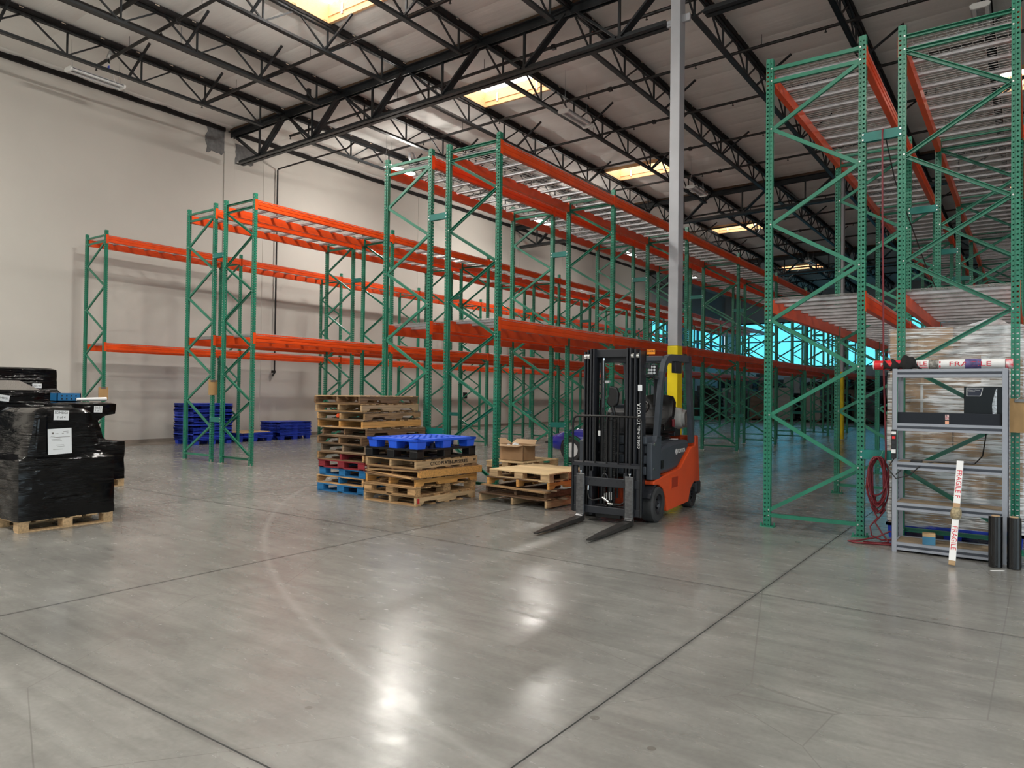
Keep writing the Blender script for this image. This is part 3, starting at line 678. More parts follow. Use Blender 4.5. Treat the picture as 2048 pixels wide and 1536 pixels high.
CONN = MB().box(.036, .043, -.062, -.002, -.205, .014).box(-.03, .043, -.003, .003, -.17, .014).mesh('end_connector', ORANGE)
RIV = MB()
for z in (-.02, -.075, -.13, -.185): RIV.box(.043, .046, -.028, -.016, z-.006, z+.006)
CONN2 = MB().box(.036, .043, .002, .062, -.205, .014).box(-.03, .043, -.003, .003, -.17, .014).mesh('end_connector', ORANGE)
def beam(rack, x, y, z, L, side, detail):
    # side +1: outer face towards +x ; -1: towards -x
    if side > 0: b = place(beam_mesh(L), 'beam', rack, (x, y, z))
    else: b = place(beam_mesh(L), 'beam', rack, (x, y+L, z), (0, 0, math.pi))
    place(CONN, 'end_connector', b, (0, 0, 0)); place(CONN2, 'end_connector', b, (0, L, 0))
    return b
_decks = {}
def deck_mesh(L):
    if L in _decks: return _decks[L]
    m = MB(); n = 18; w = L-.012; r = .0026
    x0, x1 = -.03, D+.03
    def wire(a, b, rr=r):
        a, b = Vector(a), Vector(b); d = (b-a).normalized(); u = Vector((0, 0, 1)) if abs(d.z) < .9 else Vector((1, 0, 0)); s = d.cross(u)*rr; u = u*rr
        m.add([a+s, a+u, a-s, a-u, b+s, b+u, b-s, b-u], [(0, 1, 5, 4), (1, 2, 6, 5), (2, 3, 7, 6), (3, 0, 4, 7)])
    for i in range(n+1):
        y = .006+w*i/n
        wire((x0, y, .004), (x1, y, .004)); wire((x0, y, .004), (x0-.004, y, -.032)); wire((x1, y, .004), (x1+.004, y, -.032))
    for i in range(11):
        x = x0+(x1-x0)*i/10; wire((x, .006, .009), (x, .006+w, .009))
    for x in (x0-.004, x1+.004): wire((x, .006, -.03), (x, .006+w, -.03))
    a = m.mesh('wire_deck', WIRE)
    c = MB().prism([(-.028, 0), (-.028, -.03), (-.018, -.036), (.018, -.036), (.028, -.03), (.028, 0), (.036, 0), (.036, .002), (-.036, .002), (-.036, 0)], 'x', .0, D).mesh('support_channel', GALV)
    # turn the profile so that the channel runs across the rack
    j = MB()
    for q in (.17, .5, .83):
        for p in a.vertices: pass
    _decks[L] = (a, c); return _decks[L]
_dj = {}
def deck(rack, x, y, z, L, detail):
    a, c = deck_mesh(L)
    if detail:
        d = place(a, 'wire_deck', rack, (x, y, z))
        for q in (.17, .5, .83): place(c, 'support_channel', d, (0, L*q, 0))
        return d
    if L not in _dj:
        bm = bmesh.new(); bm.from_mesh(a); nf = len(bm.faces)
        for q in (.17, .5, .83):
            t = c.copy(); t.transform(Matrix.Translation((0, L*q, 0))); bm.from_mesh(t); bpy.data.meshes.remove(t)
        bm.faces.ensure_lookup_table()
        for f in bm.faces[nf:]: f.material_index = 1
        me = bpy.data.meshes.new('wire_deck'); bm.to_mesh(me); bm.free(); me.materials.append(WIRE); me.materials.append(GALV); _dj[L] = me
    return place(_dj[L], 'wire_deck', rack, (x, y, z))
SPC = MB().box(.03, GAP-.03, -.012, .012, -.05, .05).box(.0, GAP, -.045, -.038, -.05, .05).mesh('row_spacer', TEAL)
SPB = MB()
for x in (.012, GAP-.012):
    for z in (-.03, .03): SPB.lathe([(.010, -.055), (.010, -.045)], 8, 'y', (x, 0, z))
SPB = SPB.mesh('bolt', ZINC)
TOP, MID = 5.345, 2.66
def row(rack, x0, y0, pitch, nb, mirror, nd, gplate=False, tops=None):
    L = round(pitch-.0762, 4)
    for k in range(nb+1): frame(rack, x0, y0+k*pitch, mirror, k <= nd, gplate)
    for k in range(nb):
        y = y0+k*pitch+.0381
        for z in (TOP, MID):
            beam(rack, x0, y, z, L, -1, k < nd); beam(rack, x0+D, y, z, L, 1, k < nd)
            for q in range(3): deck(rack, x0, y+q*L/3, z, L/3, k < nd)
def double(rack, x0, y0, pitch, nb, nd, gplate=False):
    row(rack, x0, y0, pitch, nb, False, nd, gplate); row(rack, x0+D+GAP, y0, pitch, nb, True, nd, gplate)
    for k in range(nb+1):
        for z in (4.34, .90):
            s = place(SPC, 'row_spacer', rack, (x0+D, y0+k*pitch, z))
            if k <= nd: place(SPB, 'bolt', s)['kind'] = 'stuff'
XA, XB, XC, XD = -19.698, -15.015, -8.912, -2.481
YA, YB, YC, YD = 8.731, 8.757, 8.755, 8.627
PA, PB, PC, PD = 3.782, 3.848, 3.695, 3.741
NB = 9
rA = thing('pallet_rack', 'single green and orange pallet rack row against the left wall', 'rack', (0, 0, 0)); row(rA, XA, YA, PA, NB, False, 2)
rB = thing('pallet_rack', 'double green and orange pallet rack row, first one out from the left wall', 'rack'); double(rB, XB, YB, PB, NB, 3)
rC = thing('pallet_rack', 'tall double pallet rack row left of the forklift and grey column', 'rack'); double(rC, XC, YC, PC, NB, 4)
rD = thing('pallet_rack', 'nearest double pallet rack row on the right, behind the grey shelf', 'rack'); double(rD, XD, YD, PD, NB, 4, True)
# ================================================================== FORKLIFT
fk = thing('forklift', 'orange and grey counterbalance forklift parked in front of the grey column', 'forklift', (-4.065, 8.0, 0), R(4))
HW = .475
# chassis: side shells, counterweight, hood, cowl
side = [(-.06, .51), (.84, .585), (1.28, .83), (1.45, .84), (1.58, .84), (1.66, .33), (1.40, .35), (1.28, .29), (1.21, .20), (1.17, .11), (.34, .09), (.29, .26), (.19, .38), (.05, .44), (-.12, .455), (-.12, .50)]
for s, nm in ((1, 'side_panel'), (-1, 'side_panel')):
    MB().prism(side, 'x', s*HW-s*.0, s*(HW-.13)).obj(nm, FKORANGE, fk, bevel=.012)
MB().box(HW-.001, HW+.004, .47, .72, .36, .49).obj('step_shade_plate', mat('shaded_orange', (.36, .03, .008), .5), fk)  # flat plate, the shade of a recess put into its darker orange
m = MB(); m.box(HW+.001, HW+.008, .455, .475, .35, .50).box(HW+.001, HW+.008, .72, .74, .35, .49).box(HW+.001, HW+.008, .455, .74, .487, .505).box(HW+.001, HW+.008, .455, .74, .345, .36)
m.obj('step_rim', FKORANGE, fk)
cw = [(1.06, .12), (1.22, .14), (1.55, .20), (1.66, .33), (1.64, .70), (1.58, .86), (1.57, .97), (1.46, .97), (1.44, .80), (1.06, .62)]
MB().prism(cw, 'x', -HW+.10, HW-.10).obj('counterweight', FKORANGE, fk, bevel=.03)
for s in (-1, 1): MB().prism([(1.44, .82), (1.58, .82), (1.57, .97), (1.45, .97)], 'x', s*HW, s*(HW-.14)).obj('counterweight_horn', FKORANGE, fk, bevel=.012)
MB().box(-HW+.04, HW+.01, 1.52, 1.70, .16, .36).obj('rear_bumper', FKDARK, fk, bevel=.04)
MB().prism([(-.1, .15), (1.1, .13), (1.1, .56), (-.1, .5)], 'x', -HW+.13, HW-.13).obj('frame', FKORANGE, fk)
MB().box(-HW+.02, HW-.02, -.02, .62, .50, .535).obj('floor_plate', FKDARK, fk)
hood = [(.12, .545), (.60, .555), (.84, .585), (1.26, .81), (1.28, .925), (.95, .935), (.62, .925), (.30, .90), (.18, .86), (.13, .76)]
hm = MB().prism(hood, 'x', -HW+.035, HW-.035)
hm.obj('engine_hood', FKGREY, fk, bevel=.045)
MB().box(HW-.034, HW-.026, .19, .27, .62, .72).obj('hood_latch', FKBLACK, fk)
text('lettering', 'TOYOTA', .075, WHITEP, fk, (HW-.030, .95, .795), (R(90), 0, R(90)))
mt = MB()
for (ra, rb) in ((.040, .030), (.030, .018), (.012, .024)): mt.tube([(HW-.030, .755+ra*math.cos(a), .795+rb*math.sin(a)*1.2) for a in [q*math.pi/8 for q in range(17)]], .0022, 4)
mt.obj('emblem', WHITEP, fk)
MB().box(.1, .32, 1.0, 1.18, .926, .935).obj('warning_label', PAPER, fk)
# cowl and dash
for s in (-1, 1):
    MB().prism([(-.19, .52), (.10, .50), (.13, 1.03), (-.03, 1.03), (-.05, .97), (-.19, .95)], 'x', s*(HW-.005), s*(HW-.075)).obj('cowl_pillar', FKGREY, fk, bevel=.008)
    mb = MB()
    for z in (.64, .93): mb.lathe([(.016, s*(HW-.006)), (.016, s*(HW+.004))], 10, 'x', (0, -.12, z))
    mb.obj('bolt', CHROME, fk)
MB().box(-HW+.07, HW-.07, -.20, .04, .93, 1.03).obj('cowl_top', FKGREY, fk, bevel=.015)
for i, z in enumerate((.57, .70, .82)): MB().box(-HW+.07, HW-.075, -.19+.02*i, -.06, z, z+.10).obj('cowl_panel', FKGREY, fk, bevel=.012)
MB().prism([(-.10, .95), (.16, .95), (.22, 1.0), (.10, 1.30), (.02, 1.36), (-.06, 1.30)], 'x', -.17, .17).obj('dash', FKDARK, fk, bevel=.025)
MB().box(-.10, .08, .03, .10, 1.30, 1.40).obj('display', FKGREY, fk, bevel=.01)
st = MB(); cx, cy, cz = .06, .30, 1.345
st.tube([(cx+.17*math.cos(a), cy+.14*math.sin(a), cz+.10*math.sin(a)) for a in [q*math.pi/14 for q in range(29)]], .014, 8)
for a in (0, 2.1, 4.2): st.tube([(cx, cy, cz-.02), (cx+.17*math.cos(a), cy+.14*math.sin(a), cz+.10*math.sin(a))], .010, 6)
st.tube([(cx, cy, cz-.02), (cx, cy-.13, cz-.16)], .025, 8).lathe([(.022, 0), (.022, .05)], 10, 'z', (cx-.12, cy+.09, cz+.05))
st.obj('steering_wheel', FKBLACK, fk, smooth=40)
lv = MB()
for i in range(3): lv.tube([(.20+.045*i, .04, 1.22), (.21+.045*i, .0, 1.36)], .006, 6).lathe([(.006, 1.35), (.017, 1.37), (.014, 1.395), (.004, 1.40)], 10, 'z', (.21+.045*i, .0, 0))
lv.obj('control_lever', FKBLACK, fk)
# seat
SQ, SX = .17, .04
MB().prism([(.47+SQ, 1.02), (.98+SQ, 1.0), (1.02+SQ, 1.06), (.98+SQ, 1.12), (.60+SQ, 1.14), (.45+SQ, 1.12)], 'x', SX-.25, SX+.25).obj('seat_cushion', VINYL, fk, bevel=.05)
sb = MB()
rows = [(.82, 1.05, .21), (.83, 1.12, .245), (.88, 1.28, .26), (.94, 1.42, .25), (.975, 1.50, .20), (.985, 1.52, .10)]
n = 20
for (y, z, hw) in rows:
    for k in range(n):
        a = 2*math.pi*k/n; c, s_ = math.cos(a), math.sin(a)
        sb.v.append((SX+hw*math.copysign(abs(c)**.6, c), SQ+y+.055+.075*math.copysign(abs(s_)**.7, s_)-(.03*(abs(c)**2) if s_ < 0 else 0), z))
for i in range(len(rows)-1):
    for k in range(n): sb.f.append((i*n+k, i*n+(k+1) % n, (i+1)*n+(k+1) % n, (i+1)*n+k)); sb.m.append(0)
sb.f.append(tuple(range(n-1, -1, -1))); sb.m.append(0); sb.f.append(tuple((len(rows)-1)*n+k for k in range(n))); sb.m.append(0)
b = sb.obj('seat_back', VINYL, fk, smooth=60)
for z in (1.22, 1.34): MB().tube([(SX-.13, SQ+.792+(z-1.2)*.36, z), (SX, SQ+.797+(z-1.2)*.36, z+.004), (SX+.13, SQ+.792+(z-1.2)*.36, z)], .004, 5).obj('seat_seam', FKGREY, b)
for s in (-1, 1): MB().prism([(.50+SQ, 1.06), (.80+SQ, 1.07), (.86+SQ, 1.22), (.80+SQ, 1.24), (.55+SQ, 1.13)], 'x', SX+s*.235, SX+s*.275).obj('seat_bolster', VINYL, fk, bevel=.018)
MB().box(.32, .35, .92, .97, 1.10, 1.20).obj('belt_buckle', HOSER, fk, bevel=.006)
mm = MB()
for i in range(4): mm.box(-.20+.01*i, .26-.01*i, .60, 1.08, .93+.022*i, .945+.022*i)
mm.box(-.17, .23, .62, 1.06, .92, 1.01); mm.obj('seat_suspension', FKBLACK, fk)
MB().lathe([(.05, -.36), (.13, -.32), (.15, -.26), (.15, .26), (.13, .32), (.05, .36)], 20, 'x', (0, 1.40, 1.20)).obj('gas_cylinder', TANKG, fk, smooth=40)
MB().lathe([(.155, .17), (.165, .175), (.165, .20), (.155, .205)], 20, 'x', (0, 1.40, 1.20)).lathe([(.155, -.2), (.165, -.195), (.165, -.17), (.155, -.165)], 20, 'x', (0, 1.40, 1.20)).obj('cylinder_strap', GALV, fk, smooth=40)
MB().lathe([(.10, .31), (.12, .31), (.12, .37), (.10, .37)], 18, 'x', (0, 1.40, 1.20), ring=True).obj('cylinder_collar', TANKG, fk, smooth=40)
MB().box(-.25, .25, 1.26, 1.5, .96, 1.07).obj('cylinder_bracket', FKDARK, fk, bevel=.01)
# overhead guard
def ribbon(path, w, th, s):
    # closed side profile swept between two offset curves
    L_, R_ = [], []
    for i, p in enumerate(path):
        a = Vector(path[max(i-1, 0)]); c = Vector(path[min(i+1, len(path)-1)]); d = (c-a).normalized(); nn = Vector((-d.y, d.x))
        L_.append((p[0]+nn.x*th/2, p[1]+nn.y*th/2)); R_.append((p[0]-nn.x*th/2, p[1]-nn.y*th/2))
    m = MB()
    for i in range(len(path)-1):
        q = [L_[i], L_[i+1], R_[i+1], R_[i]]
        m.prism(q, 'x', s*(HW-.005), s*(HW-.005-w))
    return m
gp = [(.035, 1.0), (.09, 1.30), (.16, 1.62), (.21, 1.78), (.27, 1.89), (.36, 1.96), (.48, 1.985), (.80, 1.995), (1.22, 2.0)]
gr = [(1.20, 2.03), (1.27, 1.60), (1.33, 1.20), (1.36, .88)]
for s in (-1, 1):
    g = ribbon(gp, .06, .085, s); g.obj('guard_front_leg', FKGREY, fk)
    ribbon(gr, .06, .10, s).obj('guard_rear_leg', FKGREY, fk)
MB().box(-HW+.06, HW-.06, .30, .40, 1.93, 2.0).obj('guard_front_beam', FKGREY, fk, bevel=.01)
MB().box(-HW+.06, HW-.06, 1.15, 1.24, 1.95, 2.02).obj('guard_rear_beam', FKGREY, fk, bevel=.01)
for i in range(5):
    x = -.30+.15*i; MB().box(x-.012, x+.012, .38, 1.18, 1.955, 1.995).obj('guard_bar', FKGREY, fk)
MB().box(HW-.075, HW-.02, .66, .92, 1.80, 1.95).obj('guard_side_box', FKDARK, fk, bevel=.01)
MB().prism([(.16, 1.38), (.30, 1.40), (.31, 1.66), (.24, 1.76), (.17, 1.74)], 'x', HW-.13, HW-.05).obj('mirror', FKDARK, fk, bevel=.015)
wl = part_empty('work_lamp', fk, (HW-.10, .05, 1.815))
MB().box(-.055, .055, -.02, .05, -.062, .062).obj('lamp_housing', FKDARK, wl, bevel=.008)
ld = MB()
for i in range(3):
    for j in range(3): ld.lathe([(.015, -.026), (.015, -.019)], 8, 'y', (-.034+.034*i, 0, -.036+.036*j))
ld.obj('lamp_led', mat('led_reflector', (.85, .87, .9), .2), wl)['kind'] = 'stuff'
MB().tube([(.0, .04, -.06), (.0, .08, -.10), (.05, .10, -.10)], .012, 6).tube([(-.18, .02, -.085), (.03, .02, -.085)], .012, 6).obj('lamp_bracket', FKDARK, wl)
# wheels
def wheel(x, y, r, w, nm):
    t = part_empty('wheel', fk, (x, y, r))
    MB().lathe([(r*.60, -w/2), (r*.92, -w/2), (r, -w/2+.02), (r, w/2-.02), (r*.92, w/2), (r*.60, w/2), (r*.58, w/2-.03), (r*.56, -w/2+.03)], 36, 'x', ring=True).obj('tyre', RUBBER, t, smooth=35)
    sg = 1 if x > 0 else -1
    MB().lathe([(r*.6, -.03), (r*.60, sg*(w/2-.025)), (r*.54, sg*(w/2-.03)), (r*.46, sg*.03), (r*.2, sg*.025), (r*.16, sg*(w/2-.03)), (.005, sg*(w/2-.03))], 28, 'x').obj('rim', FKDARK, t, smooth=35)
    nb = MB()
    for k in range(8):
        a = 2*math.pi*k/8; nb.lathe([(.012, sg*.025), (.012, sg*.052)], 6, 'x', (0, r*.34*math.cos(a), r*.34*math.sin(a)))
    nb.obj('wheel_nut', FKBLACK, t)['kind'] = 'stuff'
wheel(.40, .02, .212, .17, 'f'); wheel(-.40, .02, .212, .17, 'f'); wheel(.38, 1.42, .172, .14, 'r'); wheel(-.38, 1.42, .172, .14, 'r')
for s in (-1, 1):
    P = [(.02+.25*math.cos(a), .22+.25*math.sin(a)) for a in [R(20+14*i) for i in range(11)]]
    Q = [(.02+.225*math.cos(a), .22+.225*math.sin(a)) for a in [R(20+14*i) for i in range(11)]]
    MB().prism(P+Q[::-1], 'x', s*(HW-.01), s*(HW-.17)).obj('wheel_arch', FKDARK, fk)
# mast
def chan(x0, x1, y0, y1, z0, z1, t=.018):
    return MB().box(x0, x0+t, y0, y1, z0, z1).box(x1-t, x1, y0, y1, z0, z1).box(x0, x1, (y0+y1)/2-t/2, (y0+y1)/2+t/2, z0, z1)
for s in (-1, 1):
    a, c = sorted((s*.365, s*.30)); chan(a, c, -.30, -.13, .12, 2.03).obj('outer_mast_rail', FKDARK, fk)
    a, c = sorted((s*.312, s*.25)); chan(a, c, -.325, -.17, .12, 2.05).obj('middle_mast_rail', FKDARK, fk)
    a, c = sorted((s*.262, s*.205)); chan(a, c, -.35, -.20, .12, 2.06).obj('inner_mast_rail', FKDARK, fk)
    for q in (.335, .282):
        MB().lathe([(.012, s*(q-.016)), (.034, s*(q-.016)), (.034, s*(q+.016)), (.012, s*(q+.016))], 18, 'x', (0, -.295 if q > .3 else -.325, 1.97)).obj('mast_roller', CHROME, fk, smooth=40)
MB().box(-.365, .365, -.19, -.12, 1.90, 2.02).obj('mast_crossmember', FKDARK, fk, bevel=.006)
MB().box(-.26, .26, -.285, -.24, 1.96, 2.055).obj('mast_crossmember', FKDARK, fk, bevel=.006)
MB().box(-.365, .365, -.17, -.12, .95, 1.06).obj('mast_crossmember', FKDARK, fk, bevel=.006)
MB().box(-.32, .32, -.30, -.14, .09, .20).obj('mast_foot', FKBLACK, fk, bevel=.01)
for x in (-.165, .155): MB().lathe([(.032, .15), (.032, 1.45), (.018, 1.46), (.018, 1.95)], 14, 'z', (x, -.20, 0)).obj('lift_cylinder', FKBLACK, fk, smooth=40)
MB().lathe([(.042, .15), (.042, 1.20), (.028, 1.21), (.028, 1.30)], 16, 'z', (.0, -.30, 0)).obj('free_lift_cylinder', FKBLACK, fk, smooth=40)
for x in (-.055, .065):
    m = MB()
    for i in range(44): m.box(x-.012-(i % 2)*.003, x+.012+(i % 2)*.003, -.352, -.338, .20+i*.0235, .219+i*.0235)
    m.obj('lift_chain', FKBLACK, fk)['kind'] = 'stuff'
for x, y, z1 in ((-.12, -.30, 1.92), (-.095, -.30, 1.92), (-.10, -.33, 1.3), (.10, -.33, 1.18)): MB().tube([(x, y, .3), (x, y, z1)], .010, 6).obj('hydraulic_hose', CABLE, fk)
MB().tube([(-.115, -.27, 1.36), (-.115, -.27, 1.95)], .016, 8).tube([(-.13, -.28, .95), (-.13, -.28, 1.32)], .014, 8).obj('chrome_rod', CHROME, fk, smooth=40)
MB().box(-.125, -.03, -.30, -.26, 1.65, 1.68).obj('hose_clamp', GALV, fk)
mm = MB(); mm.prism([(-.04, 1.62), (.06, 1.60), (.09, 1.52), (.075, 1.40), (.02, 1.36), (-.03, 1.36), (-.075, 1.42), (-.05, 1.50)], 'y', -.29, -.24)
mm.obj('tilt_console_cover', FKBLACK, fk, bevel=.02)
MB().tube([(.0, -.27, 1.37), (.02, -.27, 1.30), (.0, -.27, 1.20), (-.02, -.27, 1.12)], [.02, .024, .02, .016], 8).obj('hose_bundle', FKBLACK, fk, smooth=50)
MB().box(-.06, .0, -.305, -.295, .90, .98).obj('white_tag', WHITEP, fk); MB().box(-.15, -.12, -.345, -.34, 1.02, 1.08).obj('white_tag', WHITEP, fk)
MB().box(.335, .385, -.306, -.30, 1.56, 1.63).obj('white_label', PAPER, fk)
text('lettering', 'TOYOTA', .062, WHITEP, fk, (.350, -.303, 1.29), (R(90), R(-90), 0)); text('lettering', 'CORE IC PNEU', .040, WHITEP, fk, (.352, -.303, 1.02), (R(90), R(-90), 0))
MB().box(.375, .475, -.14, -.12, 1.995, 2.05).obj('orange_tag', mat('tag_orange', (.95, .30, .01), .5), fk); text('lettering', '2 HOLD', .030, INK, fk, (.43, -.142, 2.03), (R(90), 0, 0))
MB().tube([(.36, -.16, 1.75), (.44, -.12, 1.75), (.44, -.05, 1.72)], .014, 6).box(.36, .44, -.20, -.16, 1.83, 1.87).obj('lamp_arm', FKDARK, fk)
# carriage, load backrest, forks
for z0, z1 in ((.43, .535), (.11, .195)): MB().box(-.43, .43, -.435, -.385, z0, z1).obj('carriage_plate', FKDARK, fk, bevel=.006)
mn = MB()
for i in range(9): mn.lathe([(.006, -.4365), (.006, -.434)], 8, 'y', (-.28+.07*i, 0, .50))
mn.obj('carriage_notch', FKBLACK, fk)['kind'] = 'stuff'
for s in (-1, 1): MB().box(s*.22-.02, s*.22+.02, -.39, -.34, .08, .60).obj('carriage_upright', FKDARK, fk)
fr = MB().tube([(-.435, -.44, .12), (-.435, -.44, 1.18), (-.425, -.44, 1.225), (-.385, -.44, 1.255), (0, -.44, 1.26), (.385, -.44, 1.255), (.425, -.44, 1.225), (.435, -.44, 1.18), (.435, -.44, .12)], .014, 8)
fr.obj('backrest_frame', FKBLACK, fk, smooth=50)
MB().prism([(-.45, .665), (-.45, .70), (-.41, .72), (-.40, .665)], 'x', -.435, .435).obj('backrest_rail', FKDARK, fk)
for i in range(5): MB().box(-.29+.148*i-.007, -.29+.148*i+.007, -.447, -.43, .69, 1.255).obj('backrest_bar', FKBLACK, fk)
for s in (-1, 1):
    MB().box(s*.405-.03, s*.405+.03, -.43, -.405, .11, .68).obj('backrest_side_plate', FKDARK, fk)
    f = part_empty('fork', fk, (s*.31, 0, 0))
    MB().prism([(-.455, .058), (-.455, .575), (-.492, .575), (-.495, .10), (-.52, .078)], 'x', -.05, .05).obj('shank', STEEL, f, bevel=.006)
    bl = MB(); A = [(-.05, -.455, .02), (.05, -.455, .02), (.05, -.455, .085), (-.05, -.455, .085)]; Bq = [(-.047, -1.25, .022), (.047, -1.25, .022), (.047, -1.25, .048), (-.047, -1.25, .048)]; Cq = [(-.022, -1.555, .024), (.022, -1.555, .024), (.022, -1.555, .036), (-.022, -1.555, .036)]
    M5 = [(-.05, -.53, .02), (.05, -.53, .02), (.05, -.53, .072), (-.05, -.53, .072)]
    vs_ = A+M5+Bq+Cq; fs = [(0, 1, 2, 3), (15, 14, 13, 12)]
    for q in range(3):
        for k in range(4): fs.append((q*4+k, q*4+(k+1) % 4, (q+1)*4+(k+1) % 4, (q+1)*4+k))
    bl.add(vs_, fs).obj('blade', STEELD, f)
    MB().lathe([(.008, .575), (.008, .60), (.02, .60), (.02, .608)], 10, 'z', (0, -.47, 0)).obj('lock_pin', CHROME, f)
MB().tube([(-.245, -.40, .43), (-.245, -.41, .34), (-.225, -.42, .28), (-.17, -.42, .26), (-.10, -.42, .28), (-.04, -.42, .30), (.0, -.42, .28)], .011, 8).tube([(.08, -.42, .235), (.18, -.42, .24), (.235, -.40, .27), (.25, -.39, .43)], .011, 8).obj('carriage_hose', CABLE, fk, smooth=50)
cf = MB().tube([(-.245, -.40, .43), (-.245, -.405, .375)], .013, 8).tube([(-.05, -.425, .305), (.03, -.425, .255)], .014, 8).tube([(.02, -.425, .24), (.09, -.425, .235)], .014, 8)
for x, z in ((-.03, .26), (-.005, .27), (.03, .28), (.055, .28)): cf.tube([(x, -.40, z), (x, -.40, z+.09)], .009, 6)
cf.obj('hose_fitting', CHROME, fk, smooth=50)
MB().tube([(-.02+.035*math.cos(a), -.43, .535+.05*math.sin(a)) for a in [q*math.pi/8 for q in range(9)]], .007, 6).obj('lifting_eye', FKDARK, fk, smooth=50)
MB().box(-.16, .16, -.38, -.30, .06, .15).obj('carriage_base', FKBLACK, fk, bevel=.01)

# ================================================================== WOOD PALLETS
def jit(a): return random.uniform(-a, a)
ST = {}
def stringer_mesh(L, h, m, notch=True, w=.038):
    k = (L, h, m.name, notch, w)
    if k not in ST:
        if notch:
            a = .17; b = .40; n = .038
            P = [(-L/2, h), (-L/2, 0), (-b*L*.98, 0), (-b*L*.98+.03, n), (-a*L, n), (-a*L+.03, 0), (a*L-.03, 0), (a*L, n), (b*L*.98-.03, n), (b*L*.98, 0), (L/2, 0), (L/2, h)]
        else: P = [(-L/2, h), (-L/2, 0), (L/2, 0), (L/2, h)]
        ST[k] = MB().prism(P, 'y', -w/2, w/2).mesh('stringer', m)
    return ST[k]
def stringer_pallet(lab, loc, rz_, mb, ms, W=1.02, L=1.22, h=.091, group='stacked pallets', notch=True, odd=None, top=7, bot=5, tilt=(0, 0)):
    """stringers along local y, deck boards along local x"""
    t = thing('wooden_pallet', lab, 'pallet', loc, rz_, group); t.rotation_euler = (tilt[0], tilt[1], rz_)
    for i, x in enumerate((-W/2+.019, 0, W/2-.019)):
        mm_ = odd.get(i, ms) if odd else ms
        place(stringer_mesh(L, h, mm_, notch), 'stringer', t, (x+(jit(.01) if i == 1 else jit(.004)), jit(.008), .0155), (0, jit(.015), R(90)+jit(.008)))
    bw = .098
    for i in range(top):
        y = -L/2+bw/2+(L-bw)*i/(top-1)
        place(boxmesh(W+.005, .13 if i in (0, top-1) else bw, .0155, mb), 'deck_board', t, (jit(.008), max(-L/2+.065, min(L/2-.065, y+jit(.008))), .0155+h+.0078), (jit(.004), jit(.003), jit(.012)))
    for i in range(bot):
        y = -L/2+bw/2+(L-bw)*i/(bot-1)
        if bot: place(boxmesh(W, bw, .0155, mb), 'bottom_board', t, (jit(.008), y, .0078), (0, 0, jit(.01)))
    return t
def block_pallet(lab, loc, rz_, mb, mk, W=1.02, L=1.22, group='stacked pallets', top=7):
    t = thing('block_pallet', lab, 'pallet', loc, rz_, group)
    for x in (-W/2+.0725, 0, W/2-.0725):
        for y in (-L/2+.05, 0, L/2-.05):
            place(boxmesh(.145, .10 if y else .14, .085, mk), 'block', t, (x+jit(.006), y+jit(.004), .016+.0425), (0, 0, jit(.02)))
        place(boxmesh(.10, L, .016, mb), 'bottom_board', t, (x, 0, .008))
    for y in (-L/2+.05, L/2-.05): place(boxmesh(W, .10, .016, mb), 'bottom_board', t, (0, y, .0081))
    for i in range(top):
        y = -L/2+.05+(L-.10)*i/(top-1); place(boxmesh(W, .115, .017, mb), 'deck_board', t, (jit(.006), y, .101+.0085), (0, jit(.003), jit(.008)))
    return t
# --- tall stack: bottom to top
cx, cy = -8.39, 7.96
spec = [
 ('b', 'blue-painted block pallet lying on the floor under the tall stack', W_BLUE, W_BLUE, 0, 0, .120),
 ('s', 'tan pallet with one blue stringer, second from the floor in the tall stack', W_TAN, W_TAN, -.02, 0, .123),
 ('b', 'blue block pallet with a chipped corner, third from the floor in the tall stack', W_BLUE, W_BLUE, .02, .02, .122),
 ('b', 'red block pallet marked PECO in the tall stack', W_RED, W_RED, .01, 0, .121),
 ('s', 'brown pallet with a red middle stringer directly on the red pallet', W_BROWN, W_TAN, .0, -.01, .122),
 ('s', 'dark weathered pallet set back to the right, second above the red one', W_GREY, W_GREY, .04, .02, .122),
 ('s', 'dark brown pallet with splintered end, third above the red one', W_BROWN, W_BROWN, -.02, 0, .122),
 ('s', 'grey-brown pallet with long scarred stringer, fifth from the top of the tall stack', W_GREY, W_BROWN, 0, .08, .122),
 ('s', 'bright tan pallet with smooth orange stringers and no notches in the tall stack', W_TAN, W_ORANGE, -.05, .03, .122),
 ('s', 'weathered pallet with an orange cap inside, third from the top of the tall stack', W_GREY, W_TAN, -.04, .01, .122),
 ('s', 'yellow-brown pallet with two notches, second from the top of the tall stack', W_TAN, W_PALE, -.08, .0, .122),
 ('s', 'dark notched pallet with pale deck on top of the tall stack', W_BROWN, W_BROWN, -.09, -.01, .122)]
z = 0
for i, (k, lab, mb_, ms_, ox, oy, hh) in enumerate(spec):
    if k == 'b':
        t = block_pallet(lab, (cx+ox, cy+oy, z), R(jit(1.2)), mb_, ms_, group='pallets in the tall stack'); z += .118
        if i == 3: text('lettering', 'PECO', .052, WHITEP, t, (.515, -.545, .055), (R(90), 0, R(90)))
    else:
        odd = {1: W_RED} if i == 4 else {1: W_BLUE} if i == 1 else None
        t = stringer_pallet(lab, (cx+ox, cy+oy, z), R(jit(1.6)), mb_, ms_, odd=odd, notch=(i != 8), group='pallets in the tall stack'); z += .1225
        if i == 11:
            for c in t.children:
                if c.name.startswith('deck_board'): c.data = boxmesh(1.025, .13, .0155, W_PALE)
        if i == 9: MB().lathe([(.005, -.62), (.03, -.615), (.035, -.59), (.035, -.56)], 12, 'y', (-.06, 0, .06)).obj('orange_cap', mat('cap_orange', (.75, .09, .02), .5), t, smooth=40)
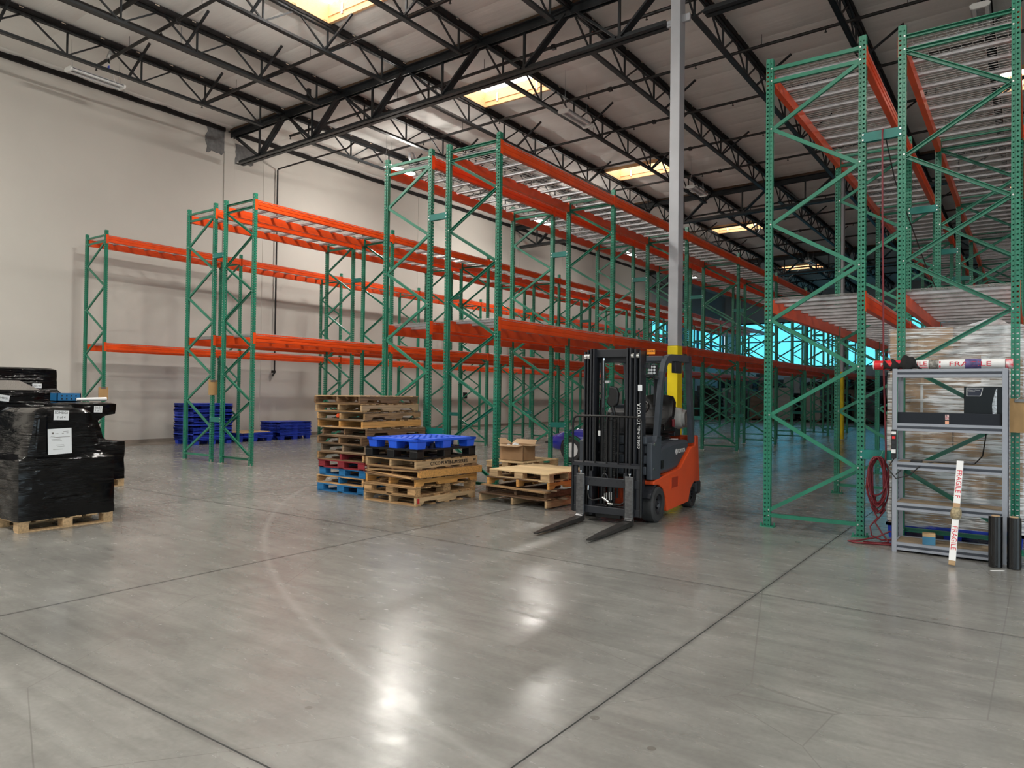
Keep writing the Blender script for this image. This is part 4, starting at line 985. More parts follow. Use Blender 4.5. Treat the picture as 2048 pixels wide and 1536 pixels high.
# --- second stack
cx, cy = -7.10, 7.72
s2 = [('s', 'tan pallet with a red dab on its corner at the floor under the second stack', W_TAN, W_PALE, 0, 0, 0),
      ('b', 'worn block pallet, second from the floor under the blue plastic pallet', W_TAN, W_TAN, 0, 0, 0),
      ('s', 'pallet with thick rounded stringer ends, third from the floor in the second stack', W_TAN, W_ORANGE, 0, .02, 0),
      ('s', 'broken pallet with loose boards and a long orange runner in the second stack', W_BROWN, W_BROWN, .05, 0, 0),
      ('s', 'yellow pallet stencilled CYCO PLATINUM SERIES below the black plastic pallet', W_TAN, W_PALE, .02, 0, 0)]
z = 0; top2 = 0
for i, (k, lab, mb_, ms_, ox, oy, a) in enumerate(s2):
    if k == 'b': t = block_pallet(lab, (cx+ox, cy+oy, z), R(-1.5+jit(1)), mb_, ms_, group='pallets in the second stack'); z += .118
    else:
        t = stringer_pallet(lab, (cx+ox, cy+oy, z), R(-2+jit(1.5)), mb_, ms_, notch=(i != 4), odd={2: W_ORANGE} if i == 3 else None, group='pallets in the second stack'); z += .1225
    if i == 0: MB().box(.512, .515, -.60, -.56, .03, .10).obj('red_dab', mat('red_mark', (.5, .03, .03), .7), t)
    if i == 4:
        text('lettering', 'CYCO PLATINUM SERIES', .068, INK, t, (.5175, .02, .062), (R(90), 0, R(90)), ext=.0015, xs=1.0); text('lettering', 'B7', .05, INK, t, (.5175, .55, .07), (R(90), 0, R(90)), ext=.0015)
    if i == 3:
        for q, (x, y, dz, rr) in enumerate(((-.06, -.60, .030, 5), (-.02, -.615, .012, 3), (.05, -.60, .09, -2))): place(boxmesh(.95, .095, .0155, W_TAN if q != 1 else W_BROWN), 'loose_board', t, (x, y, dz), (0, R(rr*.6), R(-3+q*3)))
        place(boxmesh(.045, 1.22, .092, W_ORANGE), 'runner', t, (.535, -.0, .062), (0, 0, R(-2)))
ztop2 = z
def plastic_deck(m, W, L, z0, z1, nx, ny, rim=.10, bar=.035):
    for a, b, c, d in ((-W/2, -W/2+rim, -L/2, L/2), (W/2-rim, W/2, -L/2, L/2), (-W/2, W/2, -L/2, -L/2+rim), (-W/2, W/2, L/2-rim, L/2)): m.box(a, b, c, d, z0, z1)
    for i in range(1, nx): x = -W/2+rim+(W-2*rim)*i/nx; m.box(x-bar/2, x+bar/2, -L/2+rim, L/2-rim, z0+.004, z1)
    for i in range(1, ny): y = -L/2+rim+(L-2*rim)*i/ny; m.box(-W/2+rim, W/2-rim, y-bar/2, y+bar/2, z0+.004, z1)
    return m
t = thing('black_plastic_pallet', 'black plastic pallet between the stencilled wood pallet and the bright blue one', 'pallet', (cx+.0, cy+.0, ztop2), R(-2), 'plastic pallets')
W_, L_ = 1.02, 1.2
plastic_deck(MB(), W_, L_, .115, .14, 8, 9).obj('deck', BLACKP, t); plastic_deck(MB(), W_, L_, 0, .02, 2, 2, .12, .12).obj('base_frame', BLACKP, t)
for x in (-W_/2+.07, 0, W_/2-.07):
    for y in (-L_/2+.07, 0, L_/2-.07): MB().box(x-.07, x+.07, y-.07, y+.07, .02, .115).obj('block', BLACKP, t, bevel=.006)
def nest_leg(m, x, y, h, s=.07):
    P = [(x-s, y-s), (x+s, y-s), (x+s, y+s), (x-s, y+s)]; q = s*.86
    m.add([(a, b, h) for a, b in P]+[(x-q, y-q, 0), (x+q, y-q, 0), (x+q, y+q, 0), (x-q, y+q, 0)], [(0, 1, 5, 4), (1, 2, 6, 5), (2, 3, 7, 6), (3, 0, 4, 7), (4, 5, 6, 7)])
t = thing('blue_plastic_pallet', 'bright blue nestable plastic pallet on top of the second stack', 'pallet', (cx+.02, cy+.0, ztop2+.14), R(-2), 'plastic pallets')
m = plastic_deck(MB(), 1.0, 1.2, .10, .135, 7, 8, .12, .045); m.obj('deck', BLUEBR, t, bevel=.004)
for x in (-.40, 0, .40):
    for y in (-.50, 0, .50):
        m = MB(); nest_leg(m, x, y, .105, .085); m.obj('leg', BLUEBR, t)
# --- third stack, in front of the rack
cx, cy = -5.63, 8.55
stringer_pallet('old pallet with white-ended runners on the floor left of the forklift', (cx-.05, cy+.02, 0), R(-3), W_BROWN, W_PALE, W=1.17, L=1.1, notch=False, bot=0, group='pallets beside the forklift')
t = thing('broken_boards', 'layer of dark broken pallet boards above the white-ended pallet', 'boards', (cx, cy, .107), R(-3), 'pallets beside the forklift')
for i, (x, y, w, ry, rzz, m_) in enumerate(((-.1, -.50, 1.0, 3.0, 2, W_DARK), (.05, -.42, 1.05, -1, -3, W_BROWN), (-.2, -.33, .75, 4, 5, W_DARK), (.1, -.2, 1.1, 0, 1, W_GREY), (.0, -.05, 1.1, 1, -2, W_BROWN), (.05, .15, 1.1, 0, 2, W_DARK), (0, .35, 1.1, -1, -1, W_BROWN))):
    place(boxmesh(w, .10, .016, m_), 'board', t, (x, y, .012+.011*(i % 3)), (0, R(ry*.4), R(rzz)))
for x in (-.5, 0, .5): place(boxmesh(.04, 1.05, .075, W_DARK), 'runner', t, (x, 0, .075))
place(boxmesh(1.13, .11, .016, W_TAN), 'board', t, (-.02, -.52, .121), (0, R(1.0), R(-1))); place(boxmesh(.55, .10, .016, W_GREY), 'board', t, (.33, -.43, .123), (0, R(-1.5), R(14)))
stringer_pallet('pallet with thick orange runner ends under the fresh pale pallet', (cx+.0, cy+.03, .235), R(-2), W_DARK, W_ORANGE, W=1.07, L=1.05, bot=0, group='pallets beside the forklift')
block_pallet('fresh pale block pallet on top of the stack left of the forklift', (cx+.03, cy+.02, .345), R(-3.5), W_FRESH, W_PALE, W=1.04, L=1.02, group='pallets beside the forklift', top=9)
# --- pallet with the carton, deeper under the rack
stringer_pallet('dark pallet on the floor under the pale block pallet with the box', (-8.02, 11.64, 0), 0, W_BROWN, W_BROWN, W=.86, L=1.2, group='pallets beside the forklift')
block_pallet('pale block pallet under the open cardboard box, between the rack posts', (-8.03, 11.64, .1226), 0, W_FRESH, W_PALE, W=.87, L=1.22, group='pallets beside the forklift', top=8)
# --- open carton
t = thing('cardboard_box', 'open cardboard box with spread flaps on the pale pallet behind the stack', 'box', (-8.04, 11.46, .2412))
bw_, bd, bh = .55, .40, .30
for nm, (a, b, c, d) in {'f': (-bw_/2, bw_/2, -bd/2, -bd/2+.006), 'b': (-bw_/2, bw_/2, bd/2-.006, bd/2), 'l': (-bw_/2, -bw_/2+.006, -bd/2, bd/2), 'r': (bw_/2-.006, bw_/2, -bd/2, bd/2)}.items(): MB().box(a, b, c, d, 0, bh).obj('box_side', CARD, t)
MB().box(-bw_/2, bw_/2, -bd/2, bd/2, 0, .006).obj('box_bottom', CARD, t)
def flap(p, e, w, mat_=CARDIN):
    p, e, w = Vector(p), Vector(e), Vector(w); n = e.cross(w).normalized()*.004
    MB().add([p, p+e, p+e*.94+w, p+e*.06+w, p+n, p+e+n, p+e*.94+w+n, p+e*.06+w+n], [(0, 3, 2, 1), (4, 5, 6, 7), (0, 1, 5, 4), (1, 2, 6, 5), (2, 3, 7, 6), (3, 0, 4, 7)]).obj('flap', mat_, t)
flap((-bw_/2, -bd/2, bh), (bw_, 0, 0), (0, -.17, -.02)); flap((bw_/2, -bd/2, bh), (0, bd, 0), (.20, 0, .0)); flap((-bw_/2, bd/2, bh), (bw_, 0, 0), (0, .12, .08)); flap((-bw_/2, -bd/2, bh), (0, bd, 0), (-.15, 0, .10))
m = MB()
for i in range(14): m.lathe([(.01, -.03), (.035, -.02), (.045, 0), (.03, .025), (.01, .03)], 7, 'z', (jit(.2), jit(.13), .25+jit(.045)))
m.obj('packing_fill', PAPER, t, smooth=60)['kind'] = 'stuff'

# ================================================================== BLACK-WRAPPED PALLETS ON THE LEFT
def wrapload(name, levels, parent, org, matl=BLACKFILM, rad=.045, amp=.010, seed=1):
    random.seed(seed); m = MB(); n = 48; rings = []
    L = []
    for (a, b) in zip(levels[:-1], levels[1:]):
        k = max(1, int((b[0]-a[0])/.05))
        for i in range(k): L.append([a[q]+(b[q]-a[q])*i/k for q in range(5)])
    L.append(list(levels[-1]))
    ph = [random.uniform(0, 6) for _ in range(6)]
    for (z, x0, x1, y0, y1) in L:
        pts = []
        per = n//4
        cs = [(x1, y0, x1, y1), (x1, y1, x0, y1), (x0, y1, x0, y0), (x0, y0, x1, y0)]
        for (ax, ay, bx, by) in cs:
            d = Vector((bx-ax, by-ay)); ln = d.length; d = d/ln
            nr = Vector((d.y, -d.x))
            for i in range(per):
                f = (i+.0)/per; f = rad/ln*.4+f*(1-.4*rad/ln); p = Vector((ax, ay))+d*ln*f
                e = min(f*ln, (1-f)*ln)
                ins = rad*(1-min(1, e/rad))**2*.5
                w = amp*(math.sin(7*f*ln+ph[0]+z*9)+math.sin(19*z+ph[1]+4*f*ln)*.8+random.uniform(-.6, .6))
                p = p-nr*(ins-w*.5); pts.append((p.x, p.y, z+random.uniform(-.004, .004)))
        b = len(m.v); m.v += pts; rings.append(b)
    for a, b in zip(rings[:-1], rings[1:]):
        for k in range(n): m.f.append((a+k, a+(k+1) % n, b+(k+1) % n, b+k)); m.m.append(0)
    b = rings[-1]; z, x0, x1, y0, y1 = levels[-1]
    m.v.append(((x0+x1)/2, (y0+y1)/2, z+.012)); c = len(m.v)-1
    for k in range(n): m.f.append((b+k, b+(k+1) % n, c)); m.m.append(0)
    return m.obj(name, matl, parent, smooth=42, org=org)
def base_pallet(t, x0, x1, y0, y1, mt_=W_PALE, org=(0, 0, 0)):
    p = part_empty('pallet', t, ((x0+x1)/2-org[0], (y0+y1)/2-org[1], 0))
    W_, L_ = x1-x0, y1-y0
    for y in (-L_/2+.05, 0, L_/2-.05): place(boxmesh(W_, .10, .014, mt_), 'bottom_board', p, (0, y, .007)) if False else None
    for x in (-W_/2+.05, 0, W_/2-.05): place(boxmesh(.10, L_, .014, mt_), 'bottom_board', p, (x, 0, .007))
    for x in (-W_/2+.06, 0, W_/2-.06):
        for y in (-L_/2+.05, 0, L_/2-.05): place(boxmesh(.12, .10, .085, mt_), 'block', p, (x, y, .057))
    for i in range(6): place(boxmesh(W_, .12, .016, mt_), 'deck_board', p, (0, -L_/2+.06+(L_-.12)*i/5, .108))
    return p
def note(parent, name, loc, w, h, lines, size, tilt=0, dirx=True):
    rot = (R(90), 0, R(90)) if dirx else (R(90), 0, 0)
    n = MB().box(-w/2, w/2, -h/2, h/2, 0, .003).obj(name, PAPER, parent, loc, rot); n.rotation_euler = Euler((0, tilt, 0)).to_matrix().to_euler() if False else rot
    n.rotation_euler = (Matrix.Rotation(R(90), 3, 'Z') @ Matrix.Rotation(R(90), 3, 'X') @ Matrix.Rotation(tilt, 3, 'Z')).to_euler()
    for i, l in enumerate(lines):
        c = text('handwriting', l, size, INK, n, (0, h*(.24-.46*i) if len(lines) > 1 else 0, .0035), (0, 0, 0), .0003)
    return n
g_ = 'black-wrapped pallet loads'
o = (-9.05, 3.62, 0); t = thing('wrapped_pallet', 'nearest black-wrapped pallet load with a paper sheet and note reading SDMBG1 1 of 4', 'pallet load', o, 0, g_)
base_pallet(t, -9.6, -8.5, 3.15, 4.10, W_PALE, o)
wrapload('wrapped_load', [(.116, -9.62, -8.49, 3.13, 4.12), (.74, -9.62, -8.50, 3.13, 4.12), (.765, -9.60, -8.53, 3.18, 4.05), (.80, -9.6, -8.55, 3.22, 3.99), (1.0, -9.58, -8.56, 3.26, 3.94), (1.24, -9.56, -8.57, 3.30, 3.90), (1.285, -9.5, -8.62, 3.36, 3.84)], t, o, seed=2)
for a in ((-8.595, 3.30, 3.44, .80, 1.19), ): MB().prism([(a[1], a[3]), (a[2], a[3]+.02), (a[2]-.01, a[4]+.04), (a[1]+.03, a[4])], 'x', a[0], a[0]+.05).obj('wrapped_corner', BLACKFILM, t, org=o, bevel=.02)
note(t, 'note', (-8.54+9.05, 3.555-3.62, 1.215), .150, .105, ['SDMBG1', '1 of 4'], .036, R(-2))
n = note(t, 'delivery_sheet', (-8.525+9.05, 3.54-3.62, .935), .235, .275, [], .02, R(2))
for i, (x, y, w_, h_) in enumerate(((.06, .105, .05, .004), (-.07, .09, .02, .018), (-.03, .085, .03, .004), (.03, .085, .02, .004), (.075, .085, .02, .004), (-.07, .06, .04, .004), (0, .045, .2, .005), (-.04, .025, .09, .003), (-.03, .01, .1, .003), (0, -.04, .08, .003), (.01, -.055, .07, .003), (-.02, -.085, .1, .003))): MB().box(x-w_/2, x+w_/2, y-h_/2, y+h_/2, .003, .0034).obj('printed_line', GREYFILM, n)
o = (-12.0, 5.2, 0); t = thing('wrapped_pallet', 'black-wrapped load with a narrow waist behind the nearest one, toward the racks', 'pallet load', o, 0, g_)
base_pallet(t, -12.5, -11.52, 4.62, 5.72, W_PALE, o)
wrapload('wrapped_load', [(.116, -12.55, -11.5, 4.6, 5.73), (.70, -12.55, -11.5, 4.6, 5.72), (.73, -12.5, -11.52, 4.65, 5.45), (.78, -12.5, -11.52, 4.65, 5.40), (1.02, -12.5, -11.54, 4.65, 5.34), (1.10, -12.5, -11.52, 4.65, 5.44), (1.13, -12.5, -11.5, 4.65, 5.57), (1.28, -12.5, -11.5, 4.65, 5.58), (1.30, -12.45, -11.55, 4.7, 5.52)], t, o, seed=3)
note(t, 'note', (-11.48+12.0, 5.29-5.2, 1.20), .12, .10, ['28x58', '1 of 2'], .040, R(-2))
o = (-13.1, 4.7, 0); t = thing('wrapped_pallet', 'taller black-wrapped load at the back of the left group against the pale wall', 'pallet load', o, 0, g_)
base_pallet(t, -13.6, -12.62, 4.15, 5.30, W_PALE, o)
wrapload('wrapped_load', [(.116, -13.65, -12.6, 4.1, 5.38), (1.38, -13.65, -12.6, 4.1, 5.36), (1.41, -13.6, -12.6, 4.0, 5.26), (1.50, -13.6, -12.6, 3.9, 5.19), (1.80, -13.6, -12.6, 3.9, 5.18), (1.825, -13.5, -12.65, 3.95, 5.12)], t, o, seed=4)
note(t, 'note', (-12.58+13.1, 4.88-4.7, 1.545), .13, .07, ['22S 42'], .040, 0)
o = (-10.55, 3.44, 0); t = thing('wrapped_pallet', 'black-wrapped load with fanned grey film on top behind the nearest one', 'pallet load', o, 0, g_)
base_pallet(t, -11.05, -10.02, 2.95, 3.95, W_PALE, o)
wrapload('wrapped_load', [(.116, -11.1, -10.0, 2.92, 3.98), (1.46, -11.1, -10.0, 2.92, 3.98), (1.48, -11.05, -10.05, 2.97, 3.94)], t, o, seed=5)
for (y0, y1, zt) in ((2.95, 3.42, 1.60), (3.42, 3.93, 1.60)):
    m = MB(); a, b = (y0+.5*(y1-y0)-.12, y0+.5*(y1-y0)+.12)
    m.add([(-10.03, y0, 1.482), (-10.03, y1, 1.482), (-11.05, y1, 1.482), (-11.05, y0, 1.482), (-10.3, a, zt), (-10.3, b, zt), (-10.8, b, zt), (-10.8, a, zt)], [(0, 1, 5, 4), (1, 2, 6, 5), (2, 3, 7, 6), (3, 0, 4, 7), (4, 5, 6, 7)])
    m.obj('fanned_film', GREYFILM, t, org=o)
note(t, 'note', (-9.975+10.55, 3.50-3.44, 1.385), 0.15, .075, ['SDMBG1'], .034, R(-8))
o = (-12.4, 2.9, 0); t = thing('wrapped_pallet', 'very tall black-wrapped load cut by the left edge of the picture', 'pallet load', o, 0, g_)
base_pallet(t, -12.8, -11.62, 2.5, 3.6, W_PALE, o)
wrapload('wrapped_load', [(.116, -12.85, -11.6, 2.42, 3.72), (2.0, -12.85, -11.6, 2.5, 3.99), (2.03, -12.8, -11.65, 2.55, 3.9)], t, o, seed=6)
t = thing('blue_crate', 'small blue plastic crate resting on the black-wrapped loads', 'crate', (-12.0, 5.05, 1.312), 0)
m = MB().box(-.12, .12, -.17, .17, 0, .012).box(-.12, -.108, -.17, .17, 0, .125).box(.108, .12, -.17, .17, 0, .125).box(-.12, .12, -.17, -.158, 0, .125).box(-.12, .12, .158, .17, 0, .125)
m.obj('crate_body', mat('crate_blue', (.02, .16, .38), .45), t)
hm = MB()
for i in range(4):
    for j in range(2): hm.lathe([(.012, .12), (.012, .122)], 10, 'x', (0, -.10+.066*i, .04+.045*j))
hm.obj('crate_hole', INK, t)['kind'] = 'stuff'
tag(MB().tube([(-11.75, 5.10, 1.345), (-11.72, 5.52, 1.352)], [.022, .03], 12).obj('film_roll', WHITEP, smooth=40), 'white rolled film lying on the black-wrapped loads beside the blue crate', 'roll')

# ================================================================== BLUE PALLETS BY THE WALL
nd = MB(); plastic_deck(nd, 1.0, 1.2, .108, .136, 4, 5, .22, .10); nd.box(-.5, .5, -.6, .6, .112, .130)
for x in (-.40, 0, .40):
    for y in (-.50, 0, .50): nest_leg(nd, x, y, .11, .08)
ND = nd.mesh('nestable_pallet', BLUEP)
def nest(x, y, n, rz_, where, grp, step=.042):
    for i in range(n):
        lab = f'dark blue plastic pallet nested in the {where}' if 0 < i < n-1 else f'{"top" if i else "bottom"} dark blue plastic pallet of the {where}'
        o = place(ND, 'plastic_pallet', None, (x+jit(.012), y+jit(.012), .001+i*step), (0, 0, rz_+R(jit(.5)))); tag(o, lab, 'pallet', grp)
nest(-19.15, 11.70, 25, 0, 'tall blue stack by the left wall', 'tall stack of blue pallets')
nest(-19.35, 13.22, 4, 0, 'low blue stack under cardboard by the left wall', 'low stack of blue pallets')
nest(-19.4, 14.72, 11, 0, 'middle-height blue stack by the left wall', 'middle stack of blue pallets')
tag(MB().box(-.46, .50, -.55, .5, 0, .015).obj('cardboard_sheet', CARDIN, None, (-19.35, 13.22, .266), (R(1), 0, R(4))), 'flat cardboard sheet lying on the low blue stack by the left wall', 'cardboard')

# ================================================================== CLIPBOARDS
CLIPM = mat('clip_metal', (.25, .25, .25), .4, .6)
def clipboard(x, y, z, lab, w=.235, h=.315, rz_=0):
    t = thing('clipboard', lab, 'clipboard', (x, y, z), rz_)
    MB().box(-w/2, w/2, -.004, 0, -h/2, h/2).obj('board', HARDB, t); MB().box(-.06, .06, -.012, -.003, h/2-.035, h/2-.005).tube([(-.04, -.012, h/2-.01), (-.02, -.016, h/2+.012), (.02, -.016, h/2+.012), (.04, -.012, h/2-.01)], .004, 5).obj('clip', CLIPM, t)
clipboard(XA+D+.05, YA-.02, 1.40, 'brown clipboard hung on the front post of the wall rack', rz_=R(90))
clipboard(XB+D+.05, YB-.02, 1.57, 'brown clipboard hung on the front of the second rack row', .2, .315, R(90))
clipboard(-.055, YD-.065, 1.355, 'brown clipboard hung on the right rack post beside the grey shelf', .25, .33)

# ================================================================== GREY SHELF UNIT AND ITS CONTENTS
SX0, SX1, SY0, SY1, SH = -1.105, -.155, 8.03, 8.47, 1.80
sh = thing('shelving_unit', 'grey metal shelf unit standing in front of the right rack', 'shelf', (SX0, SY0, 0)); o = (SX0, SY0, 0)
for x, s in ((SX0, 1), (SX1, -1)):
    for y, q in ((SY0, 1), (SY1, -1)):
        m = MB().box(min(x, x+s*.045), max(x, x+s*.045), min(y, y+q*.003), max(y, y+q*.003), 0, SH).box(min(x, x+s*.003), max(x, x+s*.003), min(y, y+q*.045), max(y, y+q*.045), 0, SH)
        m.obj('post', SHELFG, sh, org=o)
    sl = MB()
    for i in range(34): sl.box(min(x, x+s*.004)-.0005, max(x, x+s*.004)+.0005, SY1-.03, SY1-.018, .05+i*.052, .075+i*.052)
    sl.obj('post_slot', SHELFD, sh, org=o)['kind'] = 'stuff'
for i, z in enumerate((1.775, 1.245, .865, .465, .075)):
    s_ = part_empty('shelf', sh, (0, 0, z))
    for y0, y1 in ((0, .03), (.41, .44)):
        P = [(y0, .02), (y0, -.005), (y0+.008, -.012), (y0+.008, -.03), (y0, -.036), (y0, -.055), (y1, -.055), (y1, .02)]
        MB().prism(P, 'x', .046, SX1-SX0-.046).obj('shelf_beam', SHELFG, s_)
        MB().box(.046, SX1-SX0-.046, y0+.006 if y0 < .1 else y1-.008, y0+.0085 if y0 < .1 else y1-.0055, -.03, -.012).obj('beam_groove', SHELFD, s_)
    for x0 in (.01, SX1-SX0-.03): MB().box(x0, x0+.02, .03, .41, -.05, .015).obj('side_beam', SHELFG, s_)
    if i < 1: continue
    MB().box(.012, SX1-SX0-.012, .012, .428, .0, .012).obj('shelf_board', BOARD, s_)
ZB = lambda z: z+.0125
tag(MB().box(-.425, .425, -.045, .045, 0, .115).obj('black_panel_box', mat('panel_slate', (.016, .020, .028), .6, spec=.25), None, (-.635, 8.10, ZB(1.245)), bevel=.003), 'long flat slate-black box lying along the second shelf of the grey unit', 'box')
b = bpy.data.objects['black_panel_box']
MB().box(-.02, .012, -.0462, -.045, .01, .04).obj('orange_sticker', mat('sticker_peach', (.85, .42, .27), .6), b); MB().box(-.02, .012, -.0462, -.045, .05, .1).obj('printed_sticker', mat('sticker_pink', (.55, .38, .38), .6, var=.6, vs=60), b)
MB().box(-.018, .008, -.0466, -.0462, .043, .049).obj('sticker_bar', INK, b); text('lettering', 'SLEE', .014, REDINK, b, (-.004, -.0467, .07), (R(90), 0, 0), .0003)
t = thing('black_carton', 'glossy black carton with a white-outlined label standing on the grey shelf', 'box', (-.355, 8.29, ZB(1.245)))
MB().box(-.155, .155, -.11, .11, 0, .37).obj('carton_body', mat('gloss_black', (.004, .0045, .0045), .2, spec=.2), t, bevel=.003)
LP = [(-.135, .36), (.0, .36), (-.015, .29), (-.025, .28), (-.135, .28)]
def ring(poly, k):
    cx_, cz_ = sum(p[0] for p in poly)/len(poly), sum(p[1] for p in poly)/len(poly)
    return [(cx_+(p[0]-cx_)*k, cz_+(p[1]-cz_)*k) for p in poly]
MB().prism(LP, 'y', -.1112, -.110).obj('label_border', WHITEP, t); MB().prism(ring(LP, .90), 'y', -.1117, -.1112).obj('label', mat('label_navy', (.02, .025, .05), .4), t)
text('lettering', 'Whisper & Motion', .013, WHITEP, t, (-.075, -.1119, .338), (R(90), 0, 0), .0003); text('lettering', 'Transmission', .010, WHITEP, t, (-.09, -.1119, .325), (R(90), 0, 0), .0003)
MB().prism([(.085, .02), (.105, .0), (.11, .36), (.095, .33), (.07, .2), (.075, .12)], 'y', -.1135, -.1105).obj('torn_film', mat('torn_film', (.5, .55, .6), .3, var=.5, vs=50), t)
# fragile-tape pole on top
t = thing('taped_pole', 'long pole wrapped in red and white FRAGILE tape lying across the grey shelf top', 'pole', (-.70, 8.18, 1.796+.048)); rr_ = .047
segs = [(-.60, -.585, WHITEP), (-.585, -.42, mat('tape_red', (.72, .02, .03), .4)), (-.42, -.30, None), (-.30, -.10, WHITEP), (-.10, -.02, mat('tape_grey', (.25, .24, .22), .6, var=.5, vs=40)), (-.02, .52, WHITEP), (.52, .58, mat('tape_mix', (.75, .06, .10), .4, col2=(.85, .8, .8), vs=30))]
for a, b_, m_ in segs:
    MB().lathe([(rr_*.6, a), (rr_, a+.003), (rr_*(1+jit(.03)), (a+b_)/2), (rr_, b_-.003), (rr_*.6, b_)], 20, 'x').obj('tape_wrap', m_ or REDINK, t, smooth=50)
text('lettering', 'AGILE', .058, REDINK, t, (-.21, -rr_-.0015, .008), (R(90), 0, 0), .0004, xs=1.25); text('lettering', 'FRAGILE', .062, REDINK, t, (.24, -rr_-.0015, .0), (R(90), 0, 0), .0004, xs=1.5)
text('lettering', 'FR', .05, WHITEP, t, (-.5, -rr_-.0015, .0), (R(90), 0, 0), .0004)
for zz in (-.025, -.034): MB().box(-.29, -.11, -rr_*.86, -rr_*.83, zz, zz+.005).obj('red_line', REDINK, t)
MB().box(-.012, .0, -rr_*.97, -rr_*.6, -.03, .03).obj('red_line', REDINK, t)
MB().lathe([(rr_+.002, .20), (rr_+.005, .22), (rr_+.005, .30), (rr_+.002, .33)], 20, 'x').obj('purple_tape', mat('tape_purple', (.10, .08, .22), .5, var=.4, vs=20), t, smooth=50)
# black jacket
m = MB(); nx, ny = 22, 12; random.seed(5)
for i in range(nx+1):
    for j in range(ny+1):
        u, v = i/nx, j/ny; x = -1.20+.34*u; a = math.pi*(v*1.15-.08); ra = (.062+.02*math.sin(u*9+2)+.012*math.sin(u*23+v*5))*(.35+.65*math.sin(math.pi*min(1, max(0, u*.9+.05)))**.5)
        m.v.append((x+jit(.003), 8.18-math.cos(a)*ra*1.35+jit(.003), 1.80+.015+math.sin(a)*ra*1.55+.012*math.sin(u*17+v*8)+jit(.003)))
for i in range(nx):
    for j in range(ny): q = i*(ny+1)+j; m.f.append((q, q+1, q+ny+2, q+ny+1)); m.m.append(0)
jk = m.obj('black_jacket', mat('black_cloth', (.006, .006, .006), .85), smooth=60); sm = jk.modifiers.new('thick', 'SOLIDIFY'); sm.thickness = .006
tag(jk, 'crumpled black cloth draped over the FRAGILE pole on the shelf top', 'cloth')
# power strip, adapter, cables
t = thing('power_strip', 'black power strip fixed to the left post of the grey shelf', 'power strip', (SX0+.02, SY0-.001, .92))
MB().box(-.022, .022, -.03, 0, 0, .28).obj('strip_body', BLACKP, t, bevel=.005)
for z in (.02, .06, .10, .14): MB().box(-.014, .014, -.032, -.03, z+.0, z+.022).obj('outlet', FKDARK, t)
MB().box(-.014, .014, -.033, -.03, .19, .215).obj('red_switch', mat('switch_red', (.8, .03, .03), .4), t); MB().box(-.02, .02, -.034, -.03, .235, .262).obj('white_label', WHITEP, t); MB().box(-.018, .018, -.055, -.03, .05, .085).obj('plug', WHITEP, t); MB().box(-.018, .018, -.06, -.03, -.005, .04).obj('plug', BLACKP, t)
t = thing('power_adapter', 'small black adapter with its wires on the middle shelf', 'adapter', (-.90, 8.12, ZB(.865)))
MB().box(-.05, .05, -.03, .03, 0, .03).obj('adapter_body', BLACKP, t, bevel=.006); MB().tube([(-.04, 0, .01), (-.07, -.02, .0), (-.13, -.09, -.08), (-.17, -.09, -.12)], .005, 6).obj('lead', CABLE, t, smooth=60)
tag(MB().tube([(SX0+.03, SY0-.035, .93), (SX0-.03, SY0-.04, .82), (SX0+.04, SY0-.03, .72), (SX0+.16, SY0-.02, .76), (SX0+.26, SY0+.01, .875), (SX0+.36, SY0+.10, .893), (SX0+.6, SY0+.14, .888), (SX0+.68, SY0+.2, .888), (SX0+.74, SY0+.3, .96), (SX0+.76, SY0+.40, 1.13), (SX0+.765, SY0+.42, 1.19)], .006, 6).obj('black_cable', CABLE, smooth=60), 'thin black cable looping from the power strip across the middle shelf', 'cable')
# small block and stick, film rolls
t = thing('wood_block', 'small wooden block with a blue front on the bottom shelf', 'block', (-.795, 8.15, ZB(.075)), R(6))
MB().box(-.055, .055, -.045, .045, 0, .11).obj('block', W_PALE, t, bevel=.003); MB().box(-.055, .055, -.0465, -.045, 0, .078).obj('blue_face', mat('block_blue', (.05, .20, .34), .7), t)
a_, b_ = Vector((-.565, 7.64, 0.012)), Vector((-.525, 7.985, .925))
t = thing('fragile_stick', 'white stick printed FRAGILE leaning against the grey shelf', 'stick', a_)
d_ = (b_-a_); Ls = d_.length; d_.normalize(); xa_ = Vector((1, 0, 0)); xa_ = (xa_-d_*xa_.dot(d_)).normalized(); ya_ = d_.cross(xa_)
MX = Matrix(((xa_.x, ya_.x, d_.x), (xa_.y, ya_.y, d_.y), (xa_.z, ya_.z, d_.z)))
e_ = MX.to_euler()
MB().box(-.026, .026, -.012, .012, 0, .045).obj('wood_end', W_PALE, t, rot=e_); MB().box(-.027, .027, -.013, .013, .04, .42).box(-.027, .027, -.013, .013, .52, Ls).obj('tape_wrap', WHITEP, t, rot=e_)
MB().lathe([(.028, .42), (.042, .44), (.046, .47), (.042, .51), (.028, .53)], 14).obj('string_wrap', mat('string', (.32, .26, .16), .9, var=.4, vs=50), t, rot=e_, smooth=50); MB().box(-.027, .027, -.0135, .0135, .52, .57).obj('brown_tape', CARD, t, rot=e_)
def stick_text(s, z, size):
    loc = MX @ Vector((0, -.0142, z)) if ya_.y > 0 else MX @ Vector((0, .0142, z))
    rot = (MX @ Matrix.Rotation(R(90), 3, 'X') @ Matrix.Rotation(R(-90), 3, 'Z')).to_euler() if ya_.y > 0 else (MX @ Matrix.Rotation(R(-90), 3, 'X') @ Matrix.Rotation(R(90), 3, 'Z')).to_euler()
    text('lettering', s, size, REDINK, t, loc, rot, .0004)
stick_text('FRAGILE', .245, .060); stick_text('FRAGILE F', .755, .060)
